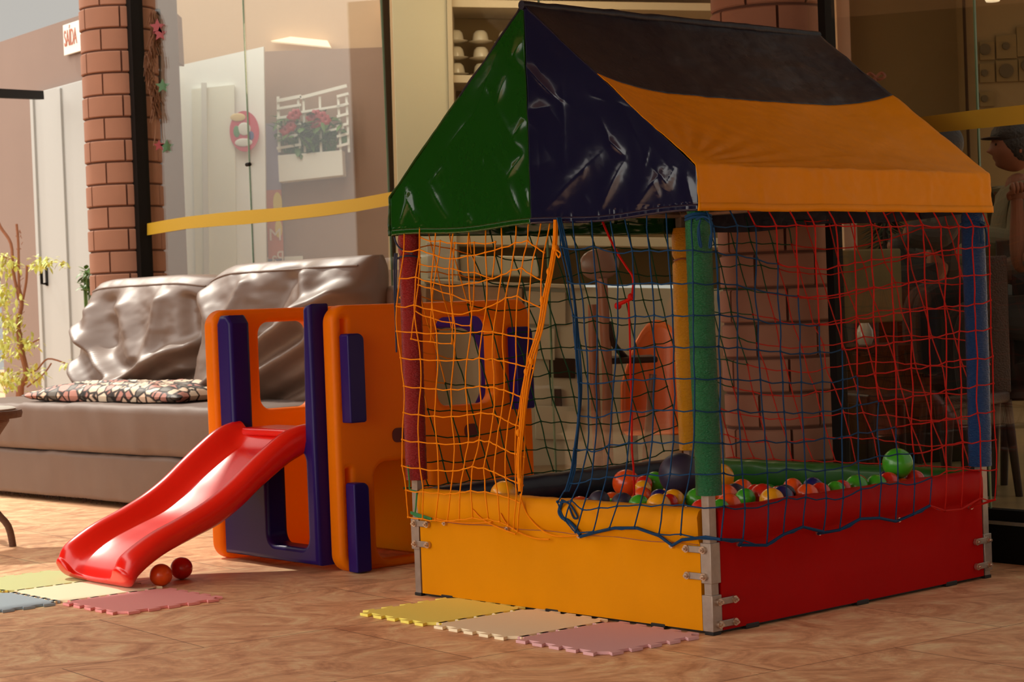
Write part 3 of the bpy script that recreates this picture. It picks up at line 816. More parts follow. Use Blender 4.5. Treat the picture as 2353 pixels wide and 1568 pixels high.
# people at the tables on the right
def person(px, py, Y, z0, label, face=-1, shirt=None, scale=1.0, hand=True):
    hd = at(px, py, Y)
    e = empty('person', (hd.x, hd.y, z0), 0, label, 'person')
    hz = hd.z - z0
    def skin_mesh(name, verts, edges, rad, mt, par, sub=2):
        me = bpy.data.meshes.new(name); me.from_pydata(verts, edges, []); me.update()
        o = bpy.data.objects.new(name, me); COL.objects.link(o); me.materials.append(mt)
        o.modifiers.new('s', 'SKIN')
        for v, r in zip(me.skin_vertices[0].data, rad): v.radius = r if isinstance(r, tuple) else (r, r)
        me.skin_vertices[0].data[0].use_root = True
        q = o.modifiers.new('sub', 'SUBSURF'); q.levels = sub; q.render_levels = sub
        o.parent = par
        return o
    f = face
    V = [(0, .0, hz - .72), (0, 0, hz - .5), (.02 * -f, 0, hz - .30), (.02 * -f, .0, hz - .20), (0, 0, hz - .12),
         (.03 * -f, -.19, hz - .25), (.06 * f, -.24, hz - .48), (.26 * f, -.26, hz - .44),
         (.03 * -f, .19, hz - .25), (.02, .22, hz - .50), (.26 * f, .18, hz - .50),
         (.12 * f, -.10, hz - .72), (.46 * f, -.12, hz - .70), (.45 * f, -.12, hz - 1.08),
         (.12 * f, .10, hz - .72), (.46 * f, .12, hz - .70), (.45 * f, .12, hz - 1.08)]
    E_ = [(0, 1), (1, 2), (2, 3), (3, 4), (2, 5), (5, 6), (6, 7), (2, 8), (8, 9), (9, 10), (0, 11), (11, 12), (12, 13), (0, 14), (14, 15), (15, 16)]
    rr = [(.13, .17), (.12, .16), (.13, .17), .075, .05, .075, .055, .04, .075, .055, .04, .085, .07, .05, .085, .07, .05]
    body = skin_mesh('body', V, E_, rr, M['skin'], e)
    gr = lambda r, k=.032: (r[0] + k, r[1] + k) if isinstance(r, tuple) else r + k
    ti = [0, 1, 2, 3, 5, 6, 7, 8, 9, 10]; mp_ = {a: b for b, a in enumerate(ti)}
    skin_mesh('shirt', [V[i] for i in ti], [(mp_[a], mp_[b]) for a, b in E_ if a in mp_ and b in mp_], [gr(rr[i]) for i in ti], shirt or M['shirt'], e)
    ti = [0, 11, 12, 13, 14, 15, 16]; mp2 = {a: b for b, a in enumerate(ti)}
    skin_mesh('trousers', [V[i] for i in ti], [(mp2[a], mp2[b]) for a, b in E_ if a in mp2 and b in mp2], [gr(rr[i]) for i in ti], M['trouser'], e)
    # head in profile
    hm = MB()
    prof = lambda a, t: 1
    nu, nv = 28, 20
    vs = []
    for j in range(nv + 1):
        th = PI * j / nv
        for i in range(nu):
            ph = 2 * PI * i / nu
            x = math.sin(th) * math.cos(ph); y = math.sin(th) * math.sin(ph); z = math.cos(th)
            rx = .098; rz = .118
            fx = x * f
            X = x * rx; Yy = y * .074; Z = z * rz
            if fx > 0:
                X += f * (.012 * math.exp(-((z + .05) / .5) ** 2))
                nose = math.exp(-((z + .12) / .11) ** 2) * math.exp(-(y / .22) ** 2); X += f * .028 * nose
                lip = math.exp(-((z + .45) / .08) ** 2) * math.exp(-(y / .35) ** 2); X += f * .008 * lip
                brow = math.exp(-((z - .22) / .1) ** 2) * math.exp(-(y / .5) ** 2); X += f * .008 * brow
                chin = math.exp(-((z + .75) / .16) ** 2) * math.exp(-(y / .4) ** 2); X += f * .022 * chin
            if z < -.3: Yy *= 1 - .3 * (-z - .3)
            vs.append((X, Yy, Z))
    fs = [(j * nu + i, (j + 1) * nu + i, (j + 1) * nu + (i + 1) % nu, j * nu + (i + 1) % nu) for j in range(nv) for i in range(nu)]
    hm.add(vs, fs); o = hm.build('head', M['skin'], e); o.location = (0, 0, hz)
    em = MB()
    for sy in (-1, 1):
        em.sphere((f * .090, sy * .032, .012), .010, 10, 8)
    o2 = em.build('eyes', M['dark'], o)
    em = MB()
    for sy in (-1, 1): em.sphere((-f * .01, sy * .076, -.005), .026, 10, 8, (.7, .3, 1.15))
    em.build('ears', M['skin'], o)
    ha = MB(); ha.sphere((-f * .018, 0, .022), .112, 22, 14, (1.0, .80, 1.02)); ho = ha.build('hair', M['hair'], o)
    ha = MB(); ha.sphere((f * .055, 0, .045), .04, 12, 8, (.9, 1.4, .8)); ha.build('fringe', M['hair'], o)
    return e, hz, skin_mesh
pe, hz, skm = person(2330, 338, 9.3, .15, 'person in olive grey shirt and dark cap seated behind the dark glass at right', -1)
mb = MB(); mb.sphere((.01, 0, hz + .06), .115, 20, 10, (1.05, .8, .62)); mb.sphere((-.10, 0, hz + .045), .06, 12, 6, (1, 1.1, .14)); mb.build('cap', M['hair'], pe)
# second person, mostly hidden by the roof edge
person(2158, 340, 10.2, .15, 'person with dark hair whose head shows just behind the yellow roof edge', -1, mat('dark_shirt', (.03, .02, .015), .8))
# third: raised fist on a forearm beside the grey shirt
pe3, hz3, skm = person(2440, 360, 8.7, .15, 'person at the right edge raising a clenched hand in front of the grey shirt', -1, mat('brown_shirt', (.10, .06, .04), .8))
o3 = Vector((at(2440, 360, 8.7).x, 8.7, .15))
wr_ = at(2337, 470, 8.55) - o3; el = at(2341, 620, 8.55) - o3; sh = Vector((.03, -.15, hz3 - .25)); 
V = [tuple(sh.lerp(el, .6)), tuple(el), tuple(el.lerp(wr_, .5)), tuple(wr_), tuple(wr_ + Vector((0, 0, .035)))]
skm('forearm', V, [(0, 1), (1, 2), (2, 3), (3, 4)], [.05, .045, .04, .028, .034], M['skin'], pe3)
base = wr_ + Vector((0, 0, .045))
mb = MB(); mb.sphere(tuple(base), .038, 14, 10, (1, .6, 1)); palm = mb.build('palm', M['skin'], pe3)
for k in range(4):
    q = base + Vector((-.026 + .018 * k, -.012, .03 - .003 * abs(k - 1.5)))
    mb = MB(); mb.tube(catmull([q, q + Vector((0, -.022, .016)), q + Vector((0, -.038, -.004)), q + Vector((0, -.024, -.024 + .003 * k))]), [.0095] * 13, 8); mb.build('finger', M['skin'], pe3)
mb = MB(); mb.tube(catmull([base + Vector((-.034, -.005, -.02)), base + Vector((-.042, -.026, .0)), base + Vector((-.02, -.046, .008))]), .0105, 8); mb.build('thumb', M['skin'], pe3)

# ================================================================== BALL PIT PLAYHOUSE
SX, SY = 1.527, 1.5
ZP, ZE, ZS, ZR = .400, 1.349, 1.495, 2.104
PHA = .7326
ph = empty('ball_pit_playhouse', (.6046, 6.150, 0), PHA, 'colourful ball pit playhouse with netted sides and a green, navy and yellow vinyl roof', 'ball pit')
PM = Matrix.Translation((.6046, 6.150, 0)) @ Matrix.Rotation(PHA, 4, 'Z')
PI_ = PM.inverted()
def pl(px, py, axis, val):                 # local point where pixel ray meets local plane axis=val
    o = CAM; d = ray(px, py)
    ol = PI_ @ o; dl = (PI_.to_3x3() @ d)
    t = (val - ol[axis]) / dl[axis]
    return ol + dl * t

# --- low padded walls
def panel(label, o, du, dn, L, mt, seed):
    o = Vector(o); du = Vector(du); dn = Vector(dn)
    prof = [(0, .012), (0, .15), (0, .285), (.003, .292), (.012, .302), (.017, .34), (.014, .375), (.004, .394), (-.012, .401),
            (-.04, .401), (-.058, .392), (-.066, .37), (-.067, .32), (-.056, .29), (-.05, .285), (-.05, .012)]
    n = 90; k = len(prof); vs = []; fs = []
    for i in range(n + 1):
        u = i / n
        e = min(u, 1 - u) * L
        for (a, z) in prof:
            w = 0
            if z > .29:
                w = .005 * fbm(u * 14 + seed, z * 30, seed) + .004 * math.exp(-e / .05) * fbm(u * 60, z * 20 + seed)
                a2 = a * (1 - .5 * math.exp(-e / .02)) if a > 0 else a
            else:
                a2 = a; w = .0015 * fbm(u * 5 + seed, z * 6, seed) if .03 < z < .28 else 0
            p = o + du * (L * u) + dn * (a2 + (w if a > -.02 else -w)) + Vector((0, 0, z + (w * .6 if z > .39 else 0)))
            vs.append(p)
    for i in range(n):
        for j in range(k): fs.append((i * k + j, (i + 1) * k + j, (i + 1) * k + (j + 1) % k, i * k + (j + 1) % k))
    fs += [tuple(range(k)), tuple(n * k + j for j in range(k))[::-1]]
    mb = MB(); mb.add(vs, fs)
    ob = mb.build('side_panel', mt, ph, angle=60)
    tag(ob, label)
    ft = MB()
    for u in (.1, .5, .86):
        c = o + du * (L * u) - dn * .025
        A = c - du * .035 + dn * .028; 
        Mx = Matrix(((du.x, dn.x, 0, c.x), (du.y, dn.y, 0, c.y), (0, 0, 1, 0), (0, 0, 0, 1)))
        f1 = MB(); f1.box((-.032, -.025, 0), (.032, .0275, .017), Mx); f1.build('rubber_foot', M['rubber'], ob, bevel=.003)
    und = MB(); 
    c = o; Mx = Matrix(((du.x, dn.x, 0, o.x), (du.y, dn.y, 0, o.y), (0, 0, 1, 0), (0, 0, 0, 1)))
    und.box((0, -.045, .005), (L, -.012, .03), Mx); und.build('underside', M['rubber'], ob, smooth=False)
    return ob
py_ = panel('yellow padded panel', (0, SY - .045, 0), (0, -1, 0), (-1, 0, 0), SY - .09, M['v_yellow'], 1)
pr_ = panel('red padded panel', (.045, 0, 0), (1, 0, 0), (0, -1, 0), SX - .09, M['v_red'], 2)
pn_ = panel('navy padded panel', (SX - .045, SY, 0), (-1, 0, 0), (0, 1, 0), SX - .09, M['v_panelnavy'], 3)
pg_ = panel('green padded panel', (SX, .045, 0), (0, 1, 0), (1, 0, 0), SY - .09, M['v_panelgreen'], 4)
# stitched seam under the padded roll of the yellow panel
mb = MB(); mb.tube([(-.0015 - .001 * math.sin(i), SY - .05 - (SY - .1) * i / 40, .287 + .002 * math.sin(i * .7)) for i in range(41)], .0016, 5); mb.build('seam', M['rwood'], py_)

# base mattress
mb = MB(); mb.box((.05, .05, .02), (SX - .05, SY - .05, .16)); mb.build('base_mattress', M['v_panelnavy'], ph, bevel=.01)

# --- corner posts with foam sleeves
posts = {'N': (.018, .018), 'R': (SX - .018, .018), 'L': (.018, SY - .018), 'B': (SX - .018, SY - .018)}
ZSL = {'N': .447, 'R': .415, 'L': .435, 'B': .43}
FM = {'N': ('f_green', 'green foam sleeve'), 'R': ('f_blue', 'blue foam sleeve'), 'L': ('f_red', 'red foam sleeve'), 'B': ('f_yellow', 'yellow foam sleeve')}
LEAN = {'N': (0, .0), 'R': (0, 0), 'L': (0, 0), 'B': (0, 0)}
for kx, (x, y) in posts.items():
    mb = MB(); mb.box((x - .0165, y - .0165, .006), (x + .0165, y + .0165, 1.47))
    po_ = mb.build('corner_post', M['steel'], ph, bevel=.002)
    mb = MB(); mb.box((x - .019, y - .019, 0), (x + .019, y + .019, .012)); mb.build('foot_cap', M['rubber'], po_, bevel=.002)
    z0 = ZSL[kx]; z1 = 1.375
    sd_ = {'N': 0, 'R': 5, 'L': 9, 'B': 14}[kx]
    n = 28; rings = 120; vs = []; fs = []
    r0 = .042 if kx != 'L' else .040
    for i in range(rings + 1):
        t = i / rings; z = lerp(z0, z1, t)
        rr = r0 * (1 + .03 * fbm(z * 4, sd_, 0, 2))
        if kx == 'B': rr *= 1 - .28 * math.exp(-((z - 1.24) / .012) ** 2)
        if kx == 'N': rr *= 1 - .20 * math.exp(-((z - 1.338) / .012) ** 2)
        if kx == 'L': rr *= 1 - .10 * math.exp(-((z - 1.27) / .012) ** 2)
        for j in range(n):
            a = 2 * PI * j / n
            q = rr * (1 - .22 * max(0, (z - 1.335) / .04)) + .0012 * fbm(j * .9, z * 90, sd_, 2)
            cx = x + .004 * math.sin(z * 5 + sd_); cy = y + .004 * math.cos(z * 4 + sd_)
            vs.append((cx + q * math.cos(a), cy + q * math.sin(a), z))
    fs = [(i * n + j, i * n + (j + 1) % n, (i + 1) * n + (j + 1) % n, (i + 1) * n + j) for i in range(rings) for j in range(n)]
    fs += [tuple(range(n))[::-1], tuple(rings * n + j for j in range(n))]
    mb = MB(); mb.add(vs, fs); o = mb.build('foam_sleeve', M[FM[kx][0]], ph); tag(o, FM[kx][1])
    # brackets: square collar round the post with bolted arms
    def collar(za, zb, dirs):
        mb = MB(); mb.box((x - .0225, y - .0225, za), (x + .0225, y + .0225, zb))
        br = mb.build('bracket', M['steel'], ph, bevel=.002)
        for (ax, s) in dirs:
            for zz in (za + .022, zb - .022):
                mb = MB()
                if ax == 'y':       # arm lies on the yellow side (plane x = -)
                    xo = -.0065 if kx in 'NL' else SX + .0065
                    yo = y; d = s
                    mb.box((xo - .003, min(yo, yo + d * .085), zz - .011), (xo + .003, max(yo, yo + d * .085), zz + .011))
                    cs = [(xo, yo + d * .006), (xo, yo + d * .078)]
                    nrm = Vector((-1 if kx in 'NL' else 1, 0, 0))
                else:
                    yo = -.0065 if kx in 'NR' else SY + .0065
                    xo = x; d = s
                    mb.box((min(xo, xo + d * .085), yo - .003, zz - .011), (max(xo, xo + d * .085), yo + .003, zz + .011))
                    cs = [(xo + d * .006, yo), (xo + d * .078, yo)]
                    nrm = Vector((0, -1 if kx in 'NR' else 1, 0))
                mb.build('bracket_arm', M['steel'], br, bevel=.002)
                for c in cs:
                    bl = MB(); p = Vector((c[0], c[1], zz))
                    bl.tube([p - nrm * .004, p + nrm * .007], .0125, 12); bl.tube([p + nrm * .006, p + nrm * .014], .0085, 6); bl.tube([p, p + nrm * .020], .004, 8)
                    bl.build('bolt', M['bolt'], br)
    if kx == 'N': collar(.165, .295, [('y', 1)]); collar(.012, .128, [('x', 1)])
    if kx == 'L': collar(.175, .295, [('y', -1)])
    if kx == 'R': collar(.03, .165, [('x', -1)])
    if kx == 'B': collar(.03, .165, [('x', -1)])

# --- small hooks the nets hang from
hooks = []
for px, py in ((1023, 1203), (1167, 1216), (1333, 1232), (1545, 1254)):
    p = pl(px, py, 0, -.004); mb = MB(); mb.tube([p + Vector((.006, 0, 0)), p + Vector((-.008, 0, 0))], .0085, 12); mb.tube([p, p + Vector((-.014, 0, 0))], .004, 8)
    mb.build('net_hook', M['bolt'], py_)
for px, py in ((1698, 1251), (1880, 1225), (2063, 1195), (2229, 1166)):
    p = pl(px, py, 1, -.004); mb = MB(); mb.tube([p + Vector((0, .006, 0)), p + Vector((0, -.008, 0))], .0085, 12); mb.tube([p, p + Vector((0, -.014, 0))], .004, 8)
    mb.build('net_hook', M['bolt'], pr_)

# --- roof
def crease(p, segs):
    d = 0
    for (a, b_, w, amp) in segs:
        ab = (b_[0] - a[0], b_[1] - a[1]); L2 = ab[0] ** 2 + ab[1] ** 2
        t = ((p[0] - a[0]) * ab[0] + (p[1] - a[1]) * ab[1]) / L2
        tc = max(0, min(1, t))
        dx = p[0] - a[0] - ab[0] * tc; dy = p[1] - a[1] - ab[1] * tc
        d += .8 * amp * math.exp(-(math.hypot(dx, dy) / (w * 1.35)) ** 1.1) * (math.sin(PI * max(.04, min(.96, t))) ** .7)
    return d
def pz(px, py): q = pl(px, py, 0, -.012); return (q.y, q.z)
segs = [(pz(a, b), pz(c, d), w, k) for a, b, c, d, w, k in (
    (1208, 95, 1186, 135, .012, .010), (1186, 130, 1216, 165, .010, .008), (1172, 175, 1148, 245, .012, .008), (1215, 275, 1183, 325, .016, .010),
    (1185, 325, 1216, 352, .010, .008), (1216, 350, 1170, 415, .012, .011), (1172, 415, 1208, 505, .014, .010), (990, 415, 1040, 505, .016, .011),
    (938, 428, 968, 515, .014, .012), (1030, 380, 1000, 420, .010, .006), (1080, 490, 1095, 515, .01, .007), (955, 440, 925, 520, .012, .010),
    (1160, 95, 1090, 300, .05, .010), (1150, 250, 1190, 330, .01, .004), (1100, 260, 1020, 360, .01, .004),
    (1217, 152, 1298, 236, .011, .012), (1408, 335, 1252, 492, .035, .014), (1445, 365, 1388, 485, .016, .011), (1408, 320, 1445, 358, .010, .008),
    (1545, 375, 1462, 488, .028, .013), (1525, 395, 1548, 430, .010, .008), (1560, 380, 1540, 440, .010, .007), (1217, 255, 1290, 245, .02, .008),
    (1585, 400, 1605, 480, .012, .009), (1217, 390, 1290, 370, .03, .006), (1300, 150, 1310, 480, .012, .003), (1225, 480, 1215, 430, .01, .008))]
rsg = random.Random(11)
for _ in range(46):
    a_, b_ = rsg.uniform(.03, 1.47), rsg.uniform(1.36, 1.9); L_ = rsg.uniform(.04, .16); an = rsg.gauss(1.15, .5)
    segs.append(((a_, b_), (a_ + L_ * math.cos(an), b_ + L_ * math.sin(an)), rsg.uniform(.004, .010), rsg.choice((-1, 1, 1)) * rsg.uniform(.0015, .004)))
def gable(y0, y1, x, mt, label, seed, back=False):
    def fn(u, v):
        y = lerp(y0, y1, u)
        yy = min(max(y, 0), SY)
        top = ZS + (ZR - ZS) * (1 - abs(y - SY / 2) / (SY / 2 + .012))
        bot = ZE + .006 * math.sin(y * 9 + 1) - .004
        z = lerp(bot, top, v)
        edge = min(v, 1 - v) * 6
        d = crease((y, z), segs) * min(1, edge + .3) if not back else 0
        d += .005 * fbm(y * 2 + seed, z * 2, 0, 2) + .0008 * fbm(y * 12, z * 12 + seed)
        if z < ZE + .03: d += .0025 * fbm(y * 60, seed)
        return Vector((x - d if not back else x + d, y, z))
    mb = MB(); mb.sheet(120, 120, fn)
    o = mb.build('gable', mt, ph, solid=.0018, angle=180); tag(o, label)
    if not back:
        hem = MB(); hem.sheet(100, 3, lambda u, v: fn(u, 0) + Vector((-.003, 0, lerp(0, .022, v) + 0))); hem.build('hem', mt, o, solid=.002, angle=180)
    return o
gable(SY + .026, SY / 2, -.027, M['v_green'], 'glossy green vinyl gable half', 1)
gable(SY / 2, -.026, -.027, M['v_navy'], 'glossy navy vinyl gable half', 2)
gable(SY + .026, -.026, SX + .027, M['v_navyroof'], 'dark navy rear gable', 3, True)
mb = MB(); mb.tube([(-.030 - crease((SY / 2, z), segs), SY / 2, z) for z in [lerp(ZE, ZR - .02, k / 60) for k in range(61)]], .003, 6); mb.build('gable_seam', M['v_green'], ph)

X0, X1 = -.034, SX + .034
def slope(u, v, side, sag=.075, seed=0):
    # v: 0 ridge .. 1 eave .. up to 1.24 valance foot
    x = lerp(X0, X1, u)
    s = 1 - (2 * u - 1) ** 4
    if v <= 1:
        y = SY / 2 - (SY / 2 + .026) * v
        z = ZR - (ZR - ZS) * v
        g = sag * s * math.sin(PI * min(v, 1)) ** .75 * (.75 + .25 * u)
        w = .0045 * fbm(u * 5 + seed, v * 5, 2) + .003 * fbm(u * 13 + seed, v * 9, 4)
        # fan wrinkles pulled from the front corner at the eave
        w += .005 * math.sin(36 * math.atan2(1.02 - v, u + .03)) * math.exp(-((u) ** 2 + (1 - v) ** 2) / .10) * min(1, u * 8)
        w += .0035 * fbm(u * 45, v * 14, 2) * math.exp(-((v - .99) / .045) ** 2)
        nrm = Vector((0, -.63, .776))
        p = Vector((x, y, z)) + nrm * (w - g)
        p.z += .006 * math.exp(-(v / .03) ** 2)
    else:
        q = (v - 1) / .24
        z = lerp(ZS, ZE, q) 
        y = -.026 - .006 * q + .004 * math.sin(u * 23 + seed) * q + .006 * fbm(u * 9 + seed, q * 2) + .004 * fbm(u * 45, q * 3) * (1 - q) - .004 * math.exp(-((u * 9) % 1.7 / .12) ** 2) * math.sin(PI * q)
        z += .003 * fbm(u * 6, seed) * q
        p = Vector((x, y, z))
    if side < 0: p.y = SY - p.y
    return p
VB = .455
for side, m1, m2, l1, l2 in ((1, 'v_navyroof', 'v_yellowroof', 'navy upper half of the roof slope', 'yellow lower half of the roof slope with hanging valance'),
                             (-1, 'v_navyroof', 'v_green', 'navy upper half of the far roof slope', 'green lower half of the far roof slope')):
    mb = MB(); mb.sheet(110, 50, lambda u, v: slope(u, v * VB, side, seed=1 if side > 0 else 6)); o = mb.build('roof_slope', M[m1], ph, solid=.0018, angle=180); tag(o, l1)
    mb = MB(); mb.sheet(130, 80, lambda u, v: slope(u, lerp(VB, 1.24, v), side, seed=1 if side > 0 else 6)); o = mb.build('roof_slope', M[m2], ph, solid=.0018, angle=180); tag(o, l2)
    hm_ = MB(); hm_.sheet(120, 2, lambda u, v: slope(u, lerp(1.20, 1.24, v), side, seed=1 if side > 0 else 6) + Vector((0, -.003 * side, 0))); hm_.build('hem', M[m2], o, solid=.002, angle=180)
# ridge cap puckered at the front
mb = MB(); mb.tube([(lerp(X0 - .004, X1, i / 40), SY / 2, ZR - .002 + .004 * fbm(i * .7, 3)) for i in range(41)], [.016 + .004 * fbm(i * 1.7, 5) for i in range(41)], 12); mb.build('ridge_fold', M['v_navyroof'], ph)
# frame tubes carrying the roof
mb = MB()
for x in (.03, SX - .03):
    for s in (0, 1):
        y = .02 if s == 0 else SY - .02
        mb.tube([(x, y, ZS - .04), (x, SY / 2, ZR - .06)], .014, 8)
mb.tube([(.03, SY / 2, ZR - .06), (SX - .03, SY / 2, ZR - .06)], .014, 8)
for y in (.02, SY - .02): mb.tube([(.02, y, 1.43), (SX - .02, y, 1.43)], .014, 8)
for x in (.02, SX - .02): mb.tube([(x, .02, 1.43), (x, SY - .02, 1.43)], .014, 8)
mb.build('roof_frame', M['steel'], ph)

# --- nets.  A net is a table of knots; strands run along both directions
def net(name, nodes, mt, label, rr=.0025, keep_h=None, keep_v=None, double_last=False):
    mb = MB(); J = len(nodes); I = len(nodes[0])
    for j in range(J):
        run = []
        for i in range(I + 1):
            ok = i < I and nodes[j][i] is not None and (i == 0 or keep_h is None or keep_h(i - 1, j) or not run)
            if i < I and nodes[j][i] is not None and (not run or keep_h is None or keep_h(i - 1, j)): run.append((i, nodes[j][i]))
            else:
                if len(run) > 1: strand(mb, run, j, rr, 0, name)
                run = [(i, nodes[j][i])] if i < I and nodes[j][i] is not None else []
    for i in range(I):
        run = []
        for j in range(J + 1):
            if j < J and nodes[j][i] is not None and (not run or keep_v is None or keep_v(i, j - 1)): run.append((j, nodes[j][i]))
            else:
                if len(run) > 1: strand(mb, run, i, rr, 1, name)
                run = [(j, nodes[j][i])] if j < J and nodes[j][i] is not None else []
    for j in range(J):
        for i in range(I):
            if nodes[j][i] is not None: mb.sphere(nodes[j][i], rr * 2.0, 7, 5)
    o = mb.build(name, mt, ph, angle=180); tag(o, label)
    return o
def strand(mb, run, k, rr, vert, name):
    pts = []
    for a, (i, p) in enumerate(run):
        pts.append(p)
        if a < len(run) - 1:
            q = run[a + 1][1]; mid = (p + q) / 2
            L = (q - p).length
            if not vert: mid = mid + Vector((0, 0, -.055 * L * (.3 + rnd.random())))
            else: mid = mid + Vector((rnd.gauss(0, .012), rnd.gauss(0, .012), 0)) * L
            pts.append(mid)
    mb.tube(catmull(pts, 2), rr, 6)
TOPN = 1.352
jit = lambda s=.004: Vector((rnd.gauss(0, s), rnd.gauss(0, s), rnd.gauss(0, s)))

# red side (plane y = -.048): columns every ~.1 m
NC = 16; ys = -.050
rows_z = [1.385, 1.300] + [1.2265 - .1008 * k for k in range(10)]
def side_node(i, j):
    u = .010 + (SX - .03) * i / (NC - 1)
    t = i / (NC - 1)
    z = rows_z[j]
    sagz = -.060 * math.exp(-((t - .30) / .20) ** 2) - .03 * math.exp(-((t - .62) / .22) ** 2)
    if j >= 2:
        z += sagz * (1 - .75 * (j - 2) / 9)
        if j > 8: z += -.006 * (j - 8) * math.sin(t * 21)
    x = u + .008 * math.sin(i * 2.1 + j * .35) + .005 * math.sin(i + j * .5)
    if j > 7: x -= .016 * t
    if j == 11:     # bottom cord scallops between hooks
        z = .293 + .018 * math.sin(t * 27 + 1)
        x -= .018
    y = (-.004 if j == 0 else ys) - (.012 if j > 7 else 0) - .01 * math.sin(PI * t) * (j < 8)
    return Vector((x, y, z)) + jit(.0022)
SN = [[side_node(i, j) for i in range(NC)] for j in range(12)]
def blueok(i, j): return i <= j - 1 if j >= 1 else i <= 0       # staircase diagonal
B_ = [[SN[j][i] if i <= max(j - 0, 0) + 1 else None for i in range(NC)] for j in range(12)]
R_ = [[SN[j][i] if i >= j + 1 else None for i in range(NC)] for j in range(12)]
for j in range(9, 12):
    R_[j] = [SN[j][i] if i >= min(j + 1, 11) else None for i in range(NC)]
    B_[j] = [SN[j][i] if i <= min(j + 1, 12) else None for i in range(NC)]
B_[0] = [SN[0][i] if i <= 1 else None for i in range(NC)]
net('net', B_, M['n_blue'], 'blue net on the right-hand side')
net('net', R_, M['n_red'], 'red net on the right-hand side')
# thicker bottom cord, hook to hook
hk = [pl(px, py, 1, -.014) for px, py in ((1698, 1253), (1880, 1227), (2063, 1197), (2229, 1168))]
bot = SN[11]
path = [bot[0], bot[1], hk[0], bot[2], bot[3], bot[4], bot[5], hk[1], bot[6], bot[7], bot[8], bot[9], hk[2], bot[10], bot[11]]
path = sorted(path, key=lambda p: p.x)
mb = MB(); mb.tube(path, .0052, 7); mb.build('hem_cord', M['n_blue'], ph)
path = sorted([bot[11], bot[12], bot[13], hk[3], bot[14], bot[15]], key=lambda p: p.x)
mb = MB(); mb.tube(path, .0042, 7); mb.build('hem_cord', M['n_red'], ph)

# blue curtain on the front (yellow) side, from photographed strand courses
xf = -.052
colpx = [  # column: (y, x) pairs, from the near post outward
    [(500, 1592), (580, 1594), (650, 1596), (730, 1598), (860, 1601), (930, 1600), (1015, 1596), (1098, 1584), (1175, 1571), (1243, 1565)],
    [(500, 1530), (580, 1541), (650, 1546), (730, 1549), (797, 1550), (868, 1548), (1014, 1544), (1091, 1535), (1163, 1523), (1232, 1515)],
    [(500, 1487), (577, 1494), (650, 1498), (727, 1501), (798, 1500), (870, 1499), (1016, 1494), (1082, 1487), (1153, 1477), (1212, 1464)],
    [(500, 1430), (575, 1449), (651, 1453), (723, 1455), (800, 1454), (873, 1452), (1020, 1445), (1086, 1440), (1154, 1430), (1213, 1411)],
    [(500, 1397), (560, 1408), (640, 1416), (716, 1419), (793, 1416), (872, 1413), (1019, 1405), (1093, 1399), (1163, 1387), (1221, 1372)],
    [(500, 1355), (548, 1369), (627, 1378), (708, 1383), (790, 1385), (874, 1382), (957, 1383), (1036, 1376), (1110, 1367), (1180, 1348), (1222, 1333)],
    [(500, 1315), (565, 1334), (635, 1343), (710, 1352), (788, 1358), (860, 1359), (1000, 1358), (1067, 1350), (1135, 1326), (1195, 1307)],
    [(500, 1284), (566, 1298), (622, 1309), (700, 1322), (763, 1325), (835, 1329), (893, 1334), (975, 1330), (1030, 1322), (1102, 1314), (1152, 1293)]]
rowt = [500, 575, 650, 725, 797, 870, 943, 1016, 1090, 1160, 1228]
def nd(i, j):
    c = colpx[i]; y0 = rowt[j]
    dy = [0, 0, 0, 2, 6, 14, 10, 0][i] * (1 if j not in (0,) else 0)
    if i == 7: dy = -12 + 4 * j if j < 9 else 0
    if i == 6: dy = -4 + 3 * j if j < 9 else -10
    if i == 5: dy = -14 + 5 * j if j < 8 else 10
    yy = min(y0 + dy, c[-1][0])
    x = interp(c, yy)
    p = pl(x, yy, 0, xf)
    if j == 0: p = pl(x, yy - 25, 0, -.003); return p
    p.x += -.01 * math.sin(i * 1.2 + j * .4) - (.015 if i >= 5 else 0) - (.012 if j > 8 else 0)
    return p
BF = [[nd(i, j) for i in range(8)] for j in range(len(rowt))]
# join round the near post to the side net
for j in range(len(rowt)):
    BF[j] = [SN[min(j + 1, 11)][0]] + BF[j]
net('net', BF, M['n_blue'], 'blue net curtain pulled open at the front')
mb = MB()
for k, s in enumerate((0, .006, -.005)):
    mb.tube(catmull([pl(interp([(a, b) for a, b in colpx[7]], y), y, 0, xf - .008) + Vector((s, s * .7 * math.sin(y), 0)) for y in range(500, 1160, 45)], 3), .0032, 6)
f_ = lambda x, y: pl(x, y, 0, -.022)
mb.tube(catmull([f_(1293, 1150), f_(1285, 1175), f_(1292, 1190), f_(1305, 1197), f_(1320, 1212), f_(1333, 1230)], 4), .0065, 7)
mb.tube(catmull([f_(1293, 1150), f_(1310, 1160), f_(1322, 1178), f_(1327, 1190), f_(1318, 1190), f_(1308, 1165)], 4), .0035, 6)
mb.tube([f_(1333, 1234), f_(1372, 1223), f_(1412, 1214), f_(1464, 1214), f_(1515, 1232), f_(1545, 1254), f_(1567, 1241), f_(1621, 1235), tuple(SN[11][0])], .0055, 7)
mb.build('gathered_cord', M['n_blue'], ph)

